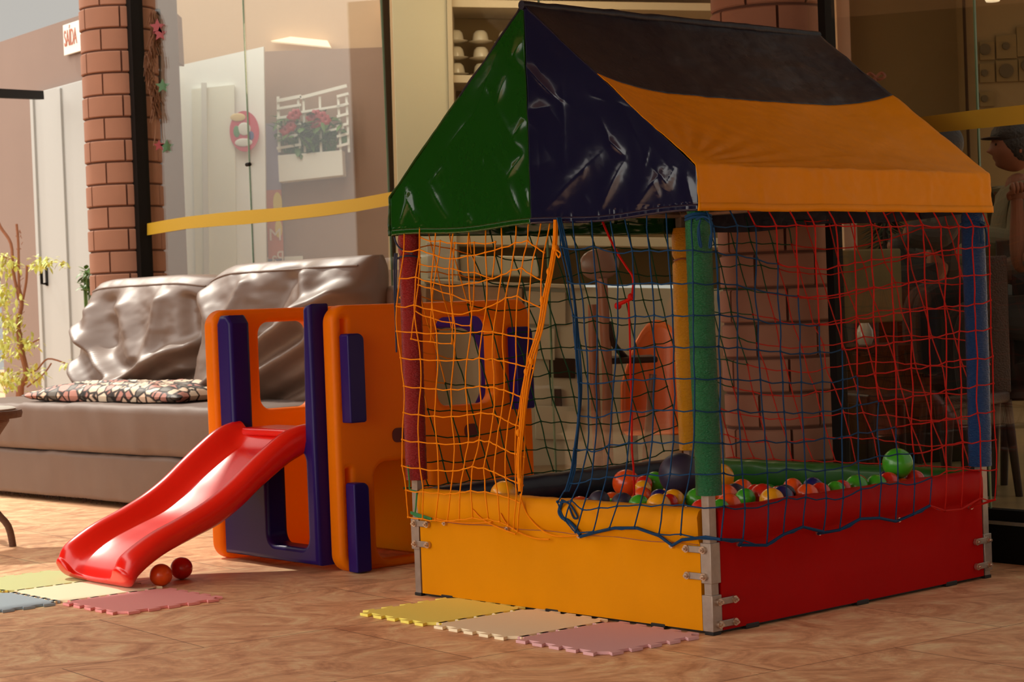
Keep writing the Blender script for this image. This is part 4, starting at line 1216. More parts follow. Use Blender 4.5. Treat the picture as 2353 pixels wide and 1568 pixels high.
# orange curtain on the front, left
otop = [(0, 930), (1, 965), (2, 1003), (3, 1046), (4, 1083), (5, 1118), (6, 1150), (7, 1180), (8, 1214), (9, 1243), (10, 1268)]
omid = [(0, 918), (1, 963), (2, 1001), (3, 1039), (4, 1075), (5, 1108), (6, 1141), (7, 1169), (8, 1202), (9, 1230), (10, 1252)]
obot = [(0, 936), (1, 968), (2, 1002), (3, 1035), (4, 1066), (5, 1096), (6, 1128), (7, 1150), (8, 1168), (9, 1182), (10, 1194)]
oy = [505, 577, 640, 704, 761, 822, 887, 948, 1010, 1070, 1126, 1188]
def ond(i, j):
    y = oy[j]
    if j < 4: dyl = [0, -4, 10, 22, 14, 4, -10, -24, -30, -12, 4][i] * (.5 if j == 0 else .8)
    else: dyl = [0, 8, 14, 16, 10, 2, 6, 18, 34, 48, 58][i] * (.25 + .09 * (j - 3))
    if j >= 10: dyl *= .6
    y += dyl
    lean = (y - 650) * -.0
    a = otop[i][1]; m_ = omid[i][1]; b_ = obot[i][1]
    sh = -.14
    if y < 650: x = lerp(a, m_, (y - 505) / 145)
    else: x = lerp(m_, b_, min(1, (y - 650) / 420))
    x += 6 * math.sin(i * .9 + j * 1.3)
    p = pl(x, y, 0, xf if j else -.003); p.x -= .012 * math.sin(i * .8 + j * .3) + (.01 if j > 8 else 0)
    return p
OF = [[ond(i, j) for i in range(11)] for j in range(len(oy))]
net('net', OF, M['n_orange'], 'orange net curtain pulled open at the front left')
mb = MB()
for k in range(5):
    o_ = (k - 2) * 4
    mb.tube(catmull([pl(x + o_ * (1.2 - abs(t - .5)) * (1 if k % 2 else .6), y, 0, xf - .006 * (k % 3)) for t, (x, y) in zip([q / 9 for q in range(10)],
        ((1277, 505), (1275, 560), (1266, 620), (1254, 680), (1240, 760), (1218, 830), (1206, 900), (1198, 985), (1192, 1060), (1196, 1130)))], 4), .003, 6)
for x, y in ((1277, 570), (1262, 625), (1247, 690), (1222, 830), (1210, 855), (1192, 995), (1196, 1105)):
    mb.sphere(tuple(pl(x, y, 0, xf - .006)), .011, 10, 7, (1, .8, 1.3))
mb.tube(catmull([pl(1279, 575, 0, xf - .01), pl(1288, 582, 0, xf - .01), pl(1284, 592, 0, xf - .01), pl(1277, 580, 0, xf - .01)], 4), .003, 6)
for pts in (((1150, 1180), (1165, 1205), (1195, 1225), (1230, 1238), (1262, 1240)), ((1085, 1170), (1110, 1195), (1150, 1215), (1185, 1228)), ((1195, 1135), (1210, 1180), (1240, 1215), (1275, 1232), (1330, 1231)), ((990, 1190), (1040, 1200), (1090, 1203), (1130, 1200))):
    mb.tube(catmull([pl(x, y, 0, -.02) for x, y in pts], 4), .0026, 6)
mb.build('gathered_cord', M['n_orange'], ph)
# overlapping flap of the orange net near the top left
fl_ = [[pl(965 + 42 * i - 4 * j + 5 * math.sin(i * 2 + j), 545 + 57 * j + i * (10 if j else 4) + 6 * math.sin(i + j * 2), 0, -.028) for i in range(5 - j // 2)] + [None] * (j // 2) for j in range(5)]
net('net', fl_, M['n_orange'], 'folded corner of the orange net', .0024)

# far nets
def back_net(O, U, L, n, skew, off, seed):
    rows = []
    rs = random.Random(seed)
    for j in range(11):
        r_ = []
        z = 1.40 - .0985 * j
        for i in range(n + 4):
            s = -.30 + L * i / (n - 1) * 1.0 + skew * (1.40 - z)
            if s < -.005 or s > L + .005: r_.append(None); continue
            zz = z - .03 * math.sin(PI * s / L) - .02 * math.sin(s * 7 + seed + j * .4)
            zz = max(zz, .402)
            p = Vector(O) + Vector(U) * s; p.z = zz
            p += Vector((rs.gauss(0, .004), rs.gauss(0, .004), 0 if zz < .41 else rs.gauss(0, .003)))
            r_.append(p)
        rows.append(r_)
    return rows
NL_ = back_net((0, SY + .03, 0), (1, 0, 0), SX, 15, .30, 0, 3)
def pos(p): return p is not None
gN = [[p if (p is not None and p.x > .42 - .048 * j) else None for p in r_] for j, r_ in enumerate(NL_)]
oN = [[p if (p is not None and p.x <= .52 - .048 * j) else None for p in r_] for j, r_ in enumerate(NL_)]
net('net', gN, M['n_green'], 'dark green net on the far left side', .0026)
net('net', oN, M['n_orange'], 'orange net on the far left side', .0024)
NB_ = back_net((SX + .03, SY, 0), (0, -1, 0), SY, 15, .32, 0, 8)
def dg(p, j): return (SY - p.y) < (.62 - .055 * j)
gB = [[p if (p is not None and (SY - p.y) <= .70 - .062 * j) else None for p in r_] for j, r_ in enumerate(NB_)]
rB = [[p if (p is not None and (SY - p.y) >= .60 - .062 * j) else None for p in r_] for j, r_ in enumerate(NB_)]
net('net', gB, M['n_green'], 'dark green net at the back', .0026)
net('net', rB, M['n_bred'], 'deep red net at the back', .0026)

# red cord hanging from the roof and tied to the blue net, and small ties
mb = MB()
c = lambda x, y, v=.15: pl(x, y, 0, v)
mb.tube(catmull([c(1378, 470), c(1385, 510), c(1415, 575), c(1440, 615), c(1455, 640), c(1452, 680)], 4), .0042, 6)
mb.tube([c(1455, 684), c(1435, 694), c(1418, 701)], .007, 7); mb.sphere(tuple(c(1420, 703)), .013, 10, 7); mb.sphere(tuple(c(1450, 682)), .012, 10, 7)
mb.tube(catmull([c(1444, 690), c(1447, 760), c(1449, 860), c(1452, 960), c(1452, 1030), c(1456, 1080), c(1458, 1160)], 4), .0036, 6)
o = mb.build('hanging_cord', M['n_red'], ph); tag(o, 'red cord hanging inside')
mb = MB()
cl = lambda x, y: pl(x, y, 0, -.034)
def loop(cx, cy, z, r, rt, mb): mb.tube([(cx + r * math.cos(a), cy + r * math.sin(a), z + .004 * math.sin(a * 2)) for a in [2 * PI * k / 20 for k in range(21)]], rt, 6)
loop(.018, .018, 1.338, .040, .005, mb); loop(.018, .018, 1.328, .041, .0045, mb)
for pts in (((1610, 505), (1604, 530), (1607, 562), (1612, 567), (1608, 545), (1606, 520)), ((1630, 500), (1635, 530), (1634, 565), (1630, 567), (1633, 540)), ((1600, 505), (1615, 498), (1630, 503))):
    mb.tube(catmull([pl(x, y, 0, -.03) for x, y in pts], 4), .0035, 6)
mb.build('cord_tie', M['n_blue'], ph)
mb = MB(); x, y = posts['L']
loop(x, y, 1.268, .042, .0038, mb)
mb.tube(catmull([cl(906, 545), cl(912, 562), cl(925, 575), cl(948, 583)], 4), .0035, 6)
mb.tube(catmull([cl(908, 582), cl(906, 620), cl(907, 690), cl(909, 740), cl(911, 810)], 4), .0032, 6)
mb.tube(catmull([cl(912, 582), cl(910, 640), cl(911, 695)], 4), .0032, 6)
mb.build('cord_tie', mat('dark_blue_cord', (.012, .02, .055), .6), ph)
mb = MB(); x, y = posts['R']; loop(x, y, 1.315, .043, .004, mb)
e_ = lambda px, py: pl(px, py, 1, -.03)
mb.tube(catmull([e_(2250, 510), e_(2262, 520), e_(2268, 545), e_(2266, 570)], 4), .004, 6)
mb.tube(catmull([e_(2248, 512), e_(2252, 535), e_(2256, 560)], 4), .004, 6)
mb.build('cord_tie', M['n_blue'], ph)
mb = MB(); x, y = posts['B']; loop(x, y, 1.24, .034, .004, mb); mb.build('cord_tie', M['rwood'], ph)
mb = MB(); M['n_lgreen'] = rope('green_cord', (.05, .22, .07))
mb.tube(catmull([cl(937, 1070), cl(941, 1110), cl(942, 1125), cl(958, 1130)], 3), .003, 6)
mb.tube(catmull([cl(958, 1130), cl(956, 1160), cl(954, 1178)], 3), .003, 6)
for k in range(4): mb.tube([cl(944, 1177 + k), cl(955, 1180 + 2 * k), cl(992, 1192 + 2 * k)], .003, 6)
mb.build('cord_tie', M['n_lgreen'], ph)

# ------------------------------------------------------------------ balls
# (px, py, apparent diameter px, colour, height of centre)
BL = [(1439, 1111, 64, 'orange', 'large orange ball behind the blue net, left of the big navy ball'),
 (1504, 1109, 50, 'green', 'green ball tucked against the left of the big navy ball'),
 (1480, 1113, 40, 'red', 'red ball glimpsed between the orange and the green ball'),
 (1562, 1090, 98, 'navy', 'big dark navy ball, the largest in the pit'),
 (1656, 1097, 62, 'yellow', 'yellow ball just right of the green foam post'),
 (1508, 1162, 58, 'yellow', 'yellow ball lying low before the big navy ball'),
 (1553, 1153, 56, 'yellow', 'shiny yellow ball directly left of the light green ball'),
 (1594, 1150, 56, 'green', 'light green ball touching the green foam post on its left'),
 (1515, 1147, 46, 'blue', 'dark blue ball peeping out under the big navy ball'),
 (1533, 1158, 46, 'red', 'red ball between the two front yellow balls'),
 (1450, 1166, 50, 'green', 'green ball showing just above the yellow panel edge'),
 (1430, 1158, 52, 'navy', 'dark ball below the large orange ball'),
 (1377, 1152, 50, 'navy', 'dark ball farthest left in the heap'),
 (1476, 1142, 46, 'orange', 'dim orange ball in the gap below the large orange ball'),
 (1477, 1124, 40, 'yellow', 'dim yellow ball right behind the large orange ball'),
 (1125, 1142, 66, 'yellow', 'yellow ball peeping over the panel behind the orange net'),
 (1607, 1176, 50, 'red', 'red ball at the foot of the green foam post'),
 (1667, 1144, 62, 'orange', 'dull orange ball right beside the grey steel post'),
 (1694, 1136, 50, 'navy', 'black-blue ball behind the orange balls right of the green post'),
 (1706, 1126, 50, 'orange', 'orange ball against the green back panel, right of the yellow one'),
 (1729, 1136, 46, 'red', 'red ball half hidden behind the shiny red one'),
 (1751, 1142, 60, 'red', 'shiny red ball, the largest red one at the near right edge'),
 (1716, 1146, 48, 'green', 'green ball squeezed between orange and shiny red ball'),
 (1686, 1168, 60, 'orange', 'orange ball lying lowest on the red panel edge'),
 (1652, 1172, 44, 'green', 'small green ball sliver right of the steel post'),
 (1791, 1146, 56, 'blue', 'blue ball right of the shiny red ball'),
 (1829, 1152, 58, 'yellow', 'lone yellow ball on the right side of the pit'),
 (1847, 1138, 50, 'navy', 'dark blue ball just behind the lone yellow ball'),
 (1832, 1122, 46, 'orange', 'orange ball behind the blue pair at the middle right'),
 (1858, 1122, 50, 'blue', 'blue ball in the rear row behind the lone yellow one'),
 (1884, 1136, 50, 'red', 'red ball right of the blue pair'),
 (1908, 1140, 54, 'orange', 'orange ball in the front row right of the red one'),
 (1932, 1126, 44, 'red', 'dark red ball behind the front orange ball'),
 (1961, 1134, 48, 'green', 'green ball in the front row, first of the right green trio'),
 (1972, 1114, 46, 'orange', 'orange ball behind the right green trio'),
 (2006, 1118, 50, 'green', 'green ball in the middle of the right green trio'),
 (2036, 1120, 56, 'green', 'green ball at the right of the right green trio'),
 (2040, 1104, 48, 'blue', 'dark blue ball behind the right green trio'),
 (2084, 1112, 50, 'red', 'red ball right of the green trio'),
 (2119, 1104, 46, 'red', 'red ball left of the single raised green ball'),
 (2133, 1112, 42, 'orange', 'orange ball at the foot of the raised green ball'),
 (2162, 1083, 72, 'green', 'raised bright green ball near the right corner of the pit')]
placed = []
for px, py, d, c, lab in BL:
    z = .455 if c == 'navy' and d > 90 else (.43 if d == 72 else .385)
    w = fl(px, py, z); rad = d / 2 / FPX * w.y
    q = PI_ @ w
    placed.append([q, rad, c, lab])
for it in range(40):
    for a in range(len(placed)):
        for b_ in range(a + 1, len(placed)):
            pa, ra = placed[a][0], placed[a][1]; pb, rb = placed[b_][0], placed[b_][1]
            dv_ = pb - pa; L = dv_.length
            if L < ra + rb:
                k = (ra + rb - L) / 2 * .5
                dv_ = dv_.normalized() * k; dv_.x *= .8
                pa -= dv_; pb += dv_
    for p in placed:
        r_ = p[1]
        p[0].x = min(max(p[0].x, .068 + r_), SX - .07 - r_); p[0].y = min(max(p[0].y, .07 + r_), SY - .07 - r_)
        p[0].z = min(max(p[0].z, .36), .49)
bm = {}
def ball_mesh(c):
    if c not in bm:
        mb = MB(); mb.sphere((0, 0, 0), 1, 32, 20)
        o = mb.build('plastic_ball', M['b_' + c]); bm[c] = o.data; bpy.data.objects.remove(o)
    return bm[c]
def ball(p, r, c, lab, grp='plastic balls in the pit'):
    o = bpy.data.objects.new('plastic_ball', ball_mesh(c)); COL.objects.link(o)
    o.location = p; o.scale = (r, r, r); o.rotation_euler = (rnd.random() * 3, rnd.random() * 3, 0)
    tag(o, lab, 'ball', grp); return o
for q, r_, c, lab in placed: ball(PM @ q, r_, c, lab)
# the buried balls below, visible only through gaps
hb = MB(); hb.mi = []
cols_ = ['b_red', 'b_orange', 'b_green', 'b_yellow', 'b_blue', 'b_navy']
cnt = []
rr = .043
zz = .16 + rr; layer = 0
while zz < .32:
    yv = .075 + rr + (.04 if layer % 2 else 0)
    while yv < SY - .07 - rr:
        xv = .075 + rr + (.04 if (layer + int(yv / .09)) % 2 else 0)
        while xv < SX - .07 - rr:
            lim = .20 + .16 * min(1, xv / .8)
            p = Vector((xv, yv, zz))
            if zz < .36 and all((p - q[0]).length > rr + q[1] - .004 for q in placed) and zz < .22 + .14 * min(1, (xv + .2) / .7):
                hb.sphere(tuple(p), rr, 14, 9); cnt.append(rnd.randrange(6))
            xv += .0885
        yv += .0885
    zz += .072; layer += 1
o = hb.build('ball_heap', M[cols_[0]])
for c in cols_[1:]: o.data.materials.append(M[c])
per = len(hb.f) // max(1, len(cnt))
o.data.polygons.foreach_set('material_index', [cnt[min(i // per, len(cnt) - 1)] for i in range(len(hb.f))])
o.matrix_world = PM
tag(o, 'mass of coloured plastic balls filling the lower part of the pit', 'balls', kind='stuff')

# ================================================================== PLAYSET WITH SLIDE
KA = R(39.5)
KO = Vector((-.73, 7.929, 0))
KM = Matrix.Translation(KO) @ Matrix.Rotation(KA, 4, 'Z'); KI = KM.inverted()
ks = empty('slide_playset', KO, KA, 'orange and blue plastic climbing cube with red slide', 'playset')
def kl(px, py, axis, val):
    ol = KI @ CAM; dl = KI.to_3x3() @ ray(px, py)
    return ol + dl * ((val - ol[axis]) / dl[axis])
KW = .916; KH = 1.10; KT = .085; KL = 1.055
# right panel lies in plane y 0..KT ; window far, slots near
def win(px0, py0, px1, py1, v, r=.05):
    a = kl(px0, py0, 1, v); b_ = kl(px1, py1, 1, v)
    return rrect(min(a.x, b_.x), min(a.z, b_.z), max(a.x, b_.x), max(a.z, b_.z), r)
fnR = lambda u, v, h: Vector((u, h, v))
holes = [win(1003, 730, 1140, 925, 0, .055), win(785, 733, 803, 940, 0, .006), win(797, 1078, 815, 1280, 0, .006),
         win(862, 1064, 995, 1272, 0, .065), win(1168, 755, 1182, 900, 0, .006)]
og = holed('side_wall', rrect(0, 0, KL, KH, .075, 8), [h[::-1] for h in holes], 0, KT, fnR, M['p_orange'], ks, .022, 4)
tag(og, 'orange side wall')
for px, py in ((918, 1000), (1083, 990)):
    p = kl(px, py, 1, -.002); mb = MB()
    mb.prism(rrect(p.x - .036, p.z - .03, p.x + .036, p.z + .03, .024), -.004, .012, lambda u, v, h: Vector((u, h, v))); mb.build('grip_hole', M['hole'], og)
# left panel
def winL(px0, py0, px1, py1, r=.05):
    a = kl(px0, py0, 1, KW); b_ = kl(px1, py1, 1, KW)
    return rrect(min(a.x, b_.x), min(a.z, b_.z), max(a.x, b_.x), max(a.z, b_.z), r)
hl = [winL(572, 742, 702, 932, .055)]
og2 = holed('side_wall', rrect(-.068, 0, KL, KH, .075, 8), [h[::-1] for h in hl], KW - KT, KW, fnR, M['p_orange'], ks, .022, 4)
tag(og2, 'orange side wall with a big window')
mb = MB(); mb.box((.10, KT, .0), (.16, KW - KT, .0))
# blue front wall between them, at x 0.03..0.11 : arch with lower opening, tall right and left posts
zt_ = .60
def fB(u, v, h): return Vector((h, u, v))
outer = [(KT + .004, .02), (KW - KT - .004, .02)]
# right post up to near top, left post up
yl0 = kl(520, 740, 0, .03).y; 
ypl = kl(578, 740, 0, .03).y
ztop = KH - .01
outer = [(KT + .003, .03), (KW - KT - .004, .03), (KW - KT - .004, ztop - .05), (KW - KT - .03, ztop - .015), (KW - KT - .09, ztop - .015), (KW - KT - .12, ztop - .05),
         (KW - KT - .12, .55), (KW - KT - .14, .515), (KT + .10, .515), (KT + .075, .55), (KT + .055, ztop), (KT + .04, ztop + .015), (KT + .003, ztop + .02)]
a = kl(612, 1065, 0, -.055); b_ = kl(708, 1262, 0, -.055)
hole = rrect(min(a.y, b_.y), min(a.z, b_.z), max(a.y, b_.y) + .01, .50, .05)
hb_ = holed('front_wall', outer, [hole[::-1]], -.055, .05, fB, M['p_blue'], ks, .02, 4)
tag(hb_, 'deep blue front wall')
# blue tabs that hook through the orange walls
for px0, py0, px1, py1, lab in ((785, 768, 836, 970, 1), (800, 1112, 848, 1312, 2), (1172, 752, 1222, 938, 3)):
    a = kl(px0, py0, 1, -.04); b_ = kl(px1, py1, 1, -.04)
    w_ = abs(b_.x - a.x)
    mb = MB()
    mb.prism(rrect(a.x + .012, b_.z, b_.x, a.z, [.03, .012, .006, .012]), -.065, -.001, lambda u, v, h: Vector((u, h, v)))
    mb.build('hook_tab', M['p_blue'], ks, bevel=.01, seg=3)
a = kl(505, 790, 1, KW + .02); b_ = kl(528, 940, 1, KW + .02)
mb = MB(); mb.prism(rrect(.04, b_.z, .10, a.z, .012), KW + .001, KW + .04, lambda u, v, h: Vector((u, h, v))); mb.build('hook_tab', M['p_blue'], ks, bevel=.008)
# yellow inner platform and inner far wall
mb = MB(); mb.box((.05, KT, .50), (KL - .06, KW - KT, .56)); mb.build('platform', M['p_yellow'], ks, bevel=.02, seg=3)
mb = MB(); mb.sheet(8, 12, lambda u, v: Vector((.56 - .10 * (1 - v) ** 4, lerp(KT + .01, KW - KT - .01, u), .03 + .47 * v)))
mb.build('inner_wall', M['p_yellow'], ks, solid=.02)
# far wall: blue arch
outer = [(KT + .004, .0), (KW - KT - .004, .0), (KW - KT - .004, ztop), (KT + .004, ztop)]
hole1 = rrect(KT + .14, .60, KW - KT - .14, .98, .16, 8); hole2 = rrect(KT + .14, .07, KW - KT - .14, .46, .10, 8)
fw = holed('rear_wall', rrect(KT + .004, .0, KW - KT - .004, ztop, .03), [hole1[::-1], hole2[::-1]], KL - .12, KL - .04, fB, M['p_blue'], ks, .018, 3)
tag(fw, 'deep blue arched rear wall')
# 
mb = MB(); 0 and mb.sheet(6, 10, lambda u, v: Vector((.62 + .12 * v, lerp(KT + .01, KW - KT - .01, u), .01 + .5 * v))); pass

# slide: swept channel
yR, yL = .235, .775
near_top = [(718, 974), (690, 980), (655, 998), (615, 1032), (575, 1070), (530, 1115), (480, 1155), (420, 1192), (365, 1222), (320, 1253), (290, 1280), (279, 1305)]
near_bot = [(722, 1040), (700, 1050), (672, 1066), (640, 1092), (600, 1128), (560, 1168), (510, 1208), (450, 1240), (400, 1268), (365, 1300), (345, 1330), (325, 1354)]
def prof(tab):
    return [kl(x, y, 1, lerp(.15, .285, k_ / (len(tab) - 1))) for k_, (x, y) in enumerate(tab)]
T_ = prof(near_top); B__ = prof(near_bot)
n = len(T_); NS = 60
def cr(P, t):
    f = t * (len(P) - 1); i = min(int(f), len(P) - 2); s = f - i
    a = P[max(i - 1, 0)]; b_ = P[i]; c_ = P[i + 1]; d_ = P[min(i + 2, len(P) - 1)]
    return .5 * ((2 * b_) + (c_ - a) * s + (2 * a - 5 * b_ + 4 * c_ - d_) * s * s + (3 * b_ - a - 3 * c_ + d_) * s ** 3)
vs = []; fs = []
for i in range(NS + 1):
    t = i / NS
    top = cr(T_, t); bot = cr(B__, t)
    zb = max(bot.z, .0135)
    zb = lerp(zb, .0135, max(0, (t - .90) / .10))
    zt2 = max(top.z, zb + .05)
    xt = top.x; xb = bot.x
    hgt = zt2 - zb
    flare = .03 * t
    yr = lerp(.155, .295, t); yl = lerp(.735, .835, t)
    bed = zb + hgt * (.26 + .50 * max(0, 1 - t / .14) ** 1.5)
    # cross-section: outer right bottom, up over rounded right rail, down to bed, across, up over left rail, down, and back under
    xb = min(xb, xt + .045 + .05 * (1 - t))
    cs = [(yr + .004, zb, xb), (yr - .014 - .03 * t, lerp(zb, zt2, .3), lerp(xb, xt, .3)), (yr - .018 - .03 * t, lerp(zb, zt2, .75), lerp(xb, xt, .75)), (yr - .006 - .015 * t, zt2 - .008, xt), (yr + .022, zt2 + .004, xt), (yr + .056, zt2 - .006, xt),
          (yr + .078, lerp(zb, zt2, .72), lerp(xb, xt, .72)), (yr + .096, bed + .012, lerp(xb, xt, .45)), (yr + .125, bed, lerp(xb, xt, .4)),
          ((yr + yl) / 2, bed - .006, lerp(xb, xt, .4)),
          (yl - .115, bed, lerp(xb, xt, .4)), (yl - .088, bed + .012, lerp(xb, xt, .45)), (yl - .070, lerp(zb, zt2, .72), lerp(xb, xt, .72)),
          (yl - .050, zt2 - .006, xt), (yl - .020, zt2 + .004, xt), (yl + .002, zt2 - .006, xt), (yl + .014, lerp(zb, zt2, .75), lerp(xb, xt, .75)), (yl + .012, lerp(zb, zt2, .3), lerp(xb, xt, .3)), (yl - .004, zb, xb),
          (yl - .05, max(zb, bed - .03), xb), ((yr + yl) / 2, max(zb, bed - .035), xb), (yr + .05, max(zb, bed - .03), xb)]
    vs += [(x, y, z) for y, z, x in cs]
k = 22
base_ = vs[-k:]
rz = {}
for tag_, ids in (('r', list(range(0, 8)) + [21]), ('l', list(range(11, 20)))):
    for i_ in ids: rz[i_] = (sum(base_[q][1] for q in ids) / len(ids), (max(base_[q][2] for q in ids) + .013) / 2, sum(base_[q][0] for q in ids) / len(ids))
for q_ in (.5, .85, 1.0):
    s_ = 1 - .55 * q_ ** 2.5
    for i_, (x, y, z) in enumerate(base_):
        if i_ in rz and i_ not in (7, 11):
            yc, zc, xc = rz[i_]
            vs.append((lerp(xc, x, s_) - .022 * q_, lerp(yc, y, .4 + .6 * s_), max(.013, lerp(zc, z, s_))))
        else: vs.append((x - .022 * q_, y, z))
NS += 3
for i in range(NS):
    for j in range(k): fs.append((i * k + j, i * k + (j + 1) % k, (i + 1) * k + (j + 1) % k, (i + 1) * k + j))
for o_, rev in ((0, False), (NS * k, True)):
    for f in ((21, 0, 1, 2, 3, 4, 5, 6, 7), (20, 21, 7, 8, 9), (19, 20, 9, 10, 11), (19, 11, 12, 13, 14, 15, 16, 17, 18)):
        f = tuple(o_ + q for q in f); fs.append(f if rev else f[::-1])
mb = MB(); mb.add(vs, fs); sl = mb.build('slide', M['p_red'], ks, subd=1, angle=70); tag(sl, 'red slide')
# red landing plate hooked on the platform
mb = MB(); mb.box((-.05, .235, .555), (.14, .66, .588)); mb.build('slide_lip', M['p_red'], ks, bevel=.012, seg=3)

# loose balls on the floor
for px, py, d, c, lab in ((417, 1307, 50, 'red', 'red ball on the floor behind the slide foot'), (370, 1323, 50, 'orange', 'orange-red ball right against the slide foot, left of the red one')):
    w = fl(px, py, .044); ball(Vector((w.x, w.y, .0455)), .0455, c, lab, 'balls on the floor by the slide')

# ================================================================== SOFA
FA = Vector((-3.62, 12.457, 0))                       # front left corner
SD = Vector((.68, -.735, 0)).normalized()             # along the front, to the right
DD = Vector((-SD.y, SD.x, 0))                         # toward the back
SL = 3.27
sang = math.atan2(SD.y, SD.x)
sf = empty('sofa', FA, sang, 'long brown fabric sofa with two large back cushions behind the slide', 'sofa')
SM = Matrix.Translation(FA) @ Matrix.Rotation(sang, 4, 'Z'); SI = SM.inverted()
def slp(px, py, axis, val):
    ol = SI @ CAM; dl = SI.to_3x3() @ ray(px, py)
    return ol + dl * ((val - ol[axis]) / dl[axis])
def block(name, x0, x1, y0, y1, z0, z1, r, mt, seed, amp=.008, nx=60, par=sf):
    # soft block: rounded cross-section swept along x
    prof = rrect(y0, z0, y1, z1, r, 5); k = len(prof); vs = []; fs = []
    cy, cz = (y0 + y1) / 2, (z0 + z1) / 2
    for i in range(nx + 1):
        t = i / nx; x = lerp(x0, x1, t); e = min(t, 1 - t) * (x1 - x0)
        s = 1 if e > .04 else (.94 + .06 * math.sqrt(max(0, 1 - (1 - e / .04) ** 2)))
        for y, z in prof:
            w = amp * fbm(x * 2.2 + seed, z * 3, y * 3) + amp * .6 * fbm(x * 9, z * 5 + seed, y)
            w *= 1 + .0
            fy = (y - cy) / (y1 - y0) * 2; fz = (z - cz) / (z1 - z0) * 2
            vs.append((x, cy + (y - cy) * s + w * fy, cz + (z - cz) * s + (w * fz if z > z0 + .02 else 0)))
    for i in range(nx):
        for j in range(k): fs.append((i * k + j, i * k + (j + 1) % k, (i + 1) * k + (j + 1) % k, (i + 1) * k + j))
    fs += [tuple(range(k))[::-1], tuple(nx * k + j for j in range(k))]
    mb = MB(); mb.add(vs, fs); return mb.build(name, mt, par, angle=70)
block('base', 0, SL, .01, 1.10, .035, .305, .03, M['brown'], 1)
block('seat', -.01, SL + .01, -.01, 1.08, .31, .592, .05, M['brown'], 4, .010)
for x in (.12, SL - .12):
    for y in (.1, 1.0):
        mb = MB(); mb.tube([(x, y, 0), (x, y, .05)], .025, 10); mb.build('leg', M['dwood'], sf)
fr_ = MB()
for i in range(160):
    x = rnd.uniform(0, SL); fr_.tube([(x, .03, .045), (x + rnd.uniform(-.01, .01), .03 + rnd.uniform(-.01, .01), rnd.uniform(.012, .035))], .0022, 3)
tag(fr_.build('fringe', M['dwood'], sf), kind='stuff')
# back cushions: boxy pillows in a loose satin cover with deep folds
def cushion(x0, x1, yb, z0, z1, th, seed, folds, sagL=0, sagR=0, name='back_cushion', label=None):
    vs = []; fs = []; nu, nv = 90, 60
    def P(u, v, side):
        # side 0 front, 1 back. v 0 bottom..1 top
        lean = .16 * v
        pin = (1 - .10 * (1 - math.sin(PI * min(1, v * 1.0 + 0.0)) ** .3) * 0)
        x = lerp(x0, x1, u); topz = z1 - sagL * math.exp(-(u / .12) ** 2) - sagR * math.exp(-((1 - u) / .12) ** 2)
        z = lerp(z0, topz, v)
        bul = th / 2 * (1 - (2 * u - 1) ** 8) ** .5 * (1 - max(0, 2 * v - 1) ** 6 * .55) * (1 - max(0, 1 - 2 * v) ** 6 * .3)
        y = yb + lean
        if side == 0:
            d = 0
            for (ua, va, ub, vb, w, amp) in folds:
                ab = (ub - ua, vb - va); L2 = ab[0] ** 2 + ab[1] ** 2
                t = max(0, min(1, ((u - ua) * ab[0] + (v - va) * ab[1]) / L2))
                dx = u - ua - ab[0] * t; dy = v - va - ab[1] * t
                d += 2.2 * amp * math.exp(-(dx * dx + dy * dy) / (w * w))
            d += .022 * fbm(u * 3 + seed, v * 3) + .006 * fbm(u * 8, v * 6 + seed)
            d += .012 * math.sin(u * 40 + 3 * math.sin(v * 4 + seed) + seed) * max(0, v - .62) * 2 * (1 - v) * 3
            return (x, y - bul - d, z)
        return (x, y + bul, z)
    for side in (0, 1):
        o = len(vs)
        for j in range(nv + 1):
            for i in range(nu + 1): vs.append(P(i / nu, j / nv, side))
        for j in range(nv):
            for i in range(nu):
                a = o + j * (nu + 1) + i; q = (a, a + 1, a + nu + 2, a + nu + 1)
                fs.append(q if side == 0 else q[::-1])
    o = (nu + 1) * (nv + 1)
    for i in range(nu):
        fs.append((i + 1, i, o + i, o + i + 1)); a = nv * (nu + 1) + i; fs.append((a, a + 1, o + a + 1, o + a))
    for j in range(nv):
        a = j * (nu + 1); fs.append((a, a + nu + 1, o + a + nu + 1, o + a)); a = j * (nu + 1) + nu; fs.append((a + nu + 1, a, o + a, o + a + nu + 1))
    mb = MB(); mb.add(vs, fs); ob = mb.build(name, M['brownb'], sf, angle=80)
    if label: tag(ob, label)
    # piping along the top front edge
    mb = MB(); mb.tube([Vector(P(i / 60, .93, 0)) + Vector((0, -.003, .0)) for i in range(2, 59)], .006, 6); mb.build('piping', M['brown'], ob)
    return ob
xa = slp(192, 760, 1, .72).x; xb = slp(468, 760, 1, .72).x; xc = slp(800, 700, 1, .66).x
zA = slp(300, 640, 1, .85).z
f1 = [(.02, .62, .55, .12, .05, .05), (.02, .30, .30, -.05, .05, .04), (.98, .45, .35, -.02, .05, .055), (1.0, .22, .60, -.02, .04, -.05), (.45, .75, .62, .35, .07, .035), (.75, .8, .72, .35, .05, .03), (.25, .8, .32, .45, .09, -.035), (.9, .8, .97, .3, .05, -.03), (.12, .75, .2, .5, .05, .02)]
f2 = [(.05, .85, .25, .5, .05, .03), (.95, .75, .25, .12, .06, .06), (.9, .45, .3, -.02, .05, .05), (.6, .85, .4, .3, .08, -.03), (.75, .9, .85, .5, .05, .03), (.9, .2, .55, .0, .04, -.04), (.35, .85, .3, .6, .04, .025)]
cushion(xa, xb + .0, .72, .585, zA, .36, 1, f1, .03, .03)
cushion(xb + .02, xc + .04, .70, .585, zA + .04, .40, 7, f2, .06, -.0)
# sofa backrest frame behind
xe = slp(984, 700, 1, 1.05).x
block('backrest', xa + .1, min(xe, SL + .12), .92, 1.10, .55, 1.20, .04, M['brown'], 9, .012)

